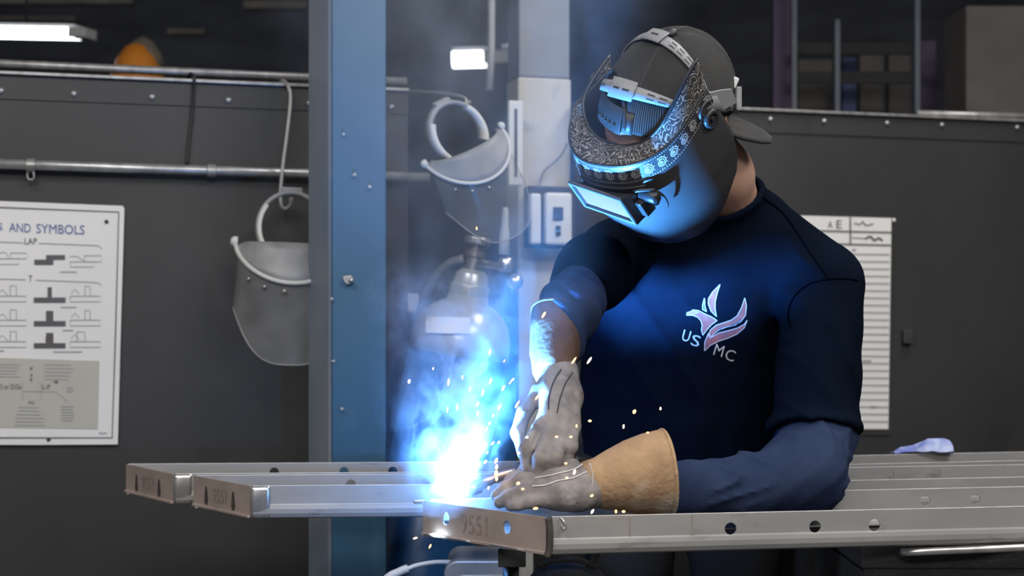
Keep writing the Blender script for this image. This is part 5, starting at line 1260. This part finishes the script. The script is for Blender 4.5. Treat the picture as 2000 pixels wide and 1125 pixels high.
# slumped dark bag below the near frame, beside the legs
bg = thing('tool_bag', Vector((0.10, 2.55, 0)), 'dark canvas bag hanging in shadow under the near frame', 'bag')
mat('bag_cloth', (0.022, 0.021, 0.020), (0.014, 0.013, 0.013), rough=0.9, scale=30, bump=0.5, bscale=90)
bo = np.array(P(1105, 1150, 2.55)); 
def bag(p):
    d = ell(p, bo-np.array((0, 0, 0.10)), np.eye(3), (0.105, 0.075, 0.16)); return d+0.006*noise3(p*np.array([1, 1, 0.4]), 45, 12)
link('pouch', nets('pouch', bag, bo-0.32, bo+0.2, 0.009), 'bag_cloth', bg, smooth=True)
MB().tube(spline([P(1050, 1105, 2.5), P(1085, 1094, 2.49), P(1130, 1094, 2.49), P(1165, 1108, 2.5)], 6), 0.005, 8).build('top_hem', 'bag_cloth', bg, smooth=True)
for x in (1060, 1150): MB().tube(spline([P(x, 1110, 2.5), P(x+12, 1085, 2.5), P(x+30, 1066, 2.48)], 6), 0.006, 8).build('strap', 'bag_cloth', bg, smooth=True)
MB().box(Vector((bo[0], bo[1], 0.29)), 0.16, 0.14, 0.58).build('lower_body', 'bag_cloth', bg)

# ================================================================== welding smoke
def smoke(name, label, base, prof, lean, build, step):
    rs = [[base+Vector((lean[0]*h+r*math.cos(a), lean[1]*h+0.02+r*0.8*math.sin(a), h)) for a in [2*math.pi*i/20 for i in range(20)]] for r, h in prof]
    o = MB().rings(rs, True, True).build(name, None, base=base); tag(o, label, 'smoke', kind='stuff')
    m = bpy.data.materials.new(name); m.use_nodes = True; nt = m.node_tree; nt.nodes.clear(); o.data.materials.append(m)
    m.cycles.volume_step_rate = step
    def M(op, a, b=None):
        n = nn(nt, 'ShaderNodeMath', operation=op)
        for k, x in enumerate((a, b)):
            if x is None: continue
            if isinstance(x, (int, float)): n.inputs[k].default_value = x
            else: nt.links.new(x, n.inputs[k])
        return n.outputs[0]
    tc = nn(nt, 'ShaderNodeTexCoord'); sx = nn(nt, 'ShaderNodeSeparateXYZ'); nt.links.new(tc.outputs['Object'], sx.inputs[0])
    def noise(sc, det, dist, zs=1.0, off=0.0):
        mp = nn(nt, 'ShaderNodeMapping'); mp.inputs['Scale'].default_value = (1, 1, zs); mp.inputs['Location'].default_value = (off, off, off)
        nt.links.new(tc.outputs['Object'], mp.inputs[0]); n = nn(nt, 'ShaderNodeTexNoise')
        n.inputs['Scale'].default_value = sc; n.inputs['Detail'].default_value = det; n.inputs['Distortion'].default_value = dist; n.inputs['Roughness'].default_value = 0.55
        nt.links.new(mp.outputs[0], n.inputs['Vector']); return n.outputs[0]
    def rng(v, a, b, lo=0.0, hi=1.0):
        n = nn(nt, 'ShaderNodeMapRange', interpolation_type='SMOOTHSTEP'); nt.links.new(v, n.inputs[0])
        for k, q in enumerate((a, b, lo, hi)): n.inputs[k+1].default_value = q
        return n.outputs[0]
    den = build(M, noise, rng, *sx.outputs)
    v = nn(nt, 'ShaderNodeVolumePrincipled'); v.inputs['Color'].default_value = (0.74, 0.86, 1.0, 1); nt.links.new(den, v.inputs['Density'])
    out = nn(nt, 'ShaderNodeOutputMaterial'); nt.links.new(v.outputs[0], out.inputs['Volume'])
def plume(M, noise, rng, x, y, z):
    zp = M('MAXIMUM', z, 0.0)
    wob = M('MULTIPLY', M('SUBTRACT', noise(5.0, 1, 0, 1, 3.1), 0.5), M('MULTIPLY', z, 0.7))
    dx = M('SUBTRACT', x, wob); dy = M('SUBTRACT', y, M('MULTIPLY', z, 0.10))
    r2 = M('ADD', M('MULTIPLY', dx, dx), M('MULTIPLY', dy, dy)); w = M('ADD', 0.046, M('MULTIPLY', zp, 0.085))
    core = M('EXPONENT', M('MULTIPLY', M('DIVIDE', r2, M('MULTIPLY', w, w)), -1.3))
    fall = M('MULTIPLY', M('EXPONENT', M('MULTIPLY', zp, -2.4)), rng(z, 0.28, 0.43, 1.0, 0.0))
    n1 = rng(noise(24, 4.5, 1.2, 0.75), 0.45, 0.59)
    return M('MULTIPLY', M('MULTIPLY', M('MULTIPLY', core, fall), n1), 26.0)
def haze(M, noise, rng, x, y, z):
    zp = M('MAXIMUM', z, 0.0); dx = M('SUBTRACT', x, M('MULTIPLY', z, 0.05)); dy = M('SUBTRACT', y, M('MULTIPLY', z, 0.10))
    r2 = M('ADD', M('MULTIPLY', dx, dx), M('MULTIPLY', dy, dy))
    wh = M('ADD', 0.09, M('MULTIPLY', zp, 0.26)); hz = M('MAXIMUM', M('MULTIPLY', M('SUBTRACT', M('EXPONENT', M('MULTIPLY', M('DIVIDE', r2, M('MULTIPLY', wh, wh)), -1.0)), 0.2), 1.25), 0.0)
    n3 = rng(noise(6.5, 3, 1.3, 0.8, 7.7), 0.36, 0.66, 0.12, 1.0)
    return M('MULTIPLY', M('MULTIPLY', M('MULTIPLY', hz, n3), rng(z, 0.10, 0.50, 0.10, 0.85)), rng(z, 0.95, 1.1, 1.0, 0.0))
SB = P(880, 985, 2.46*KF)
smoke('smoke_plume', 'dense blue-white welding smoke rising straight from the arc', SB, [(0.10, -0.02), (0.12, 0.08), (0.14, 0.20), (0.15, 0.32), (0.14, 0.44)], (0.0, 0.05), plume, 0.8)
smoke('smoke_haze', 'thin grey-blue smoke haze drifting up past the gas cylinder', SB, [(0.16, 0.0), (0.22, 0.15), (0.30, 0.35), (0.38, 0.60), (0.44, 0.90), (0.42, 1.10)], (0.05, 0.10), haze, 2.4)
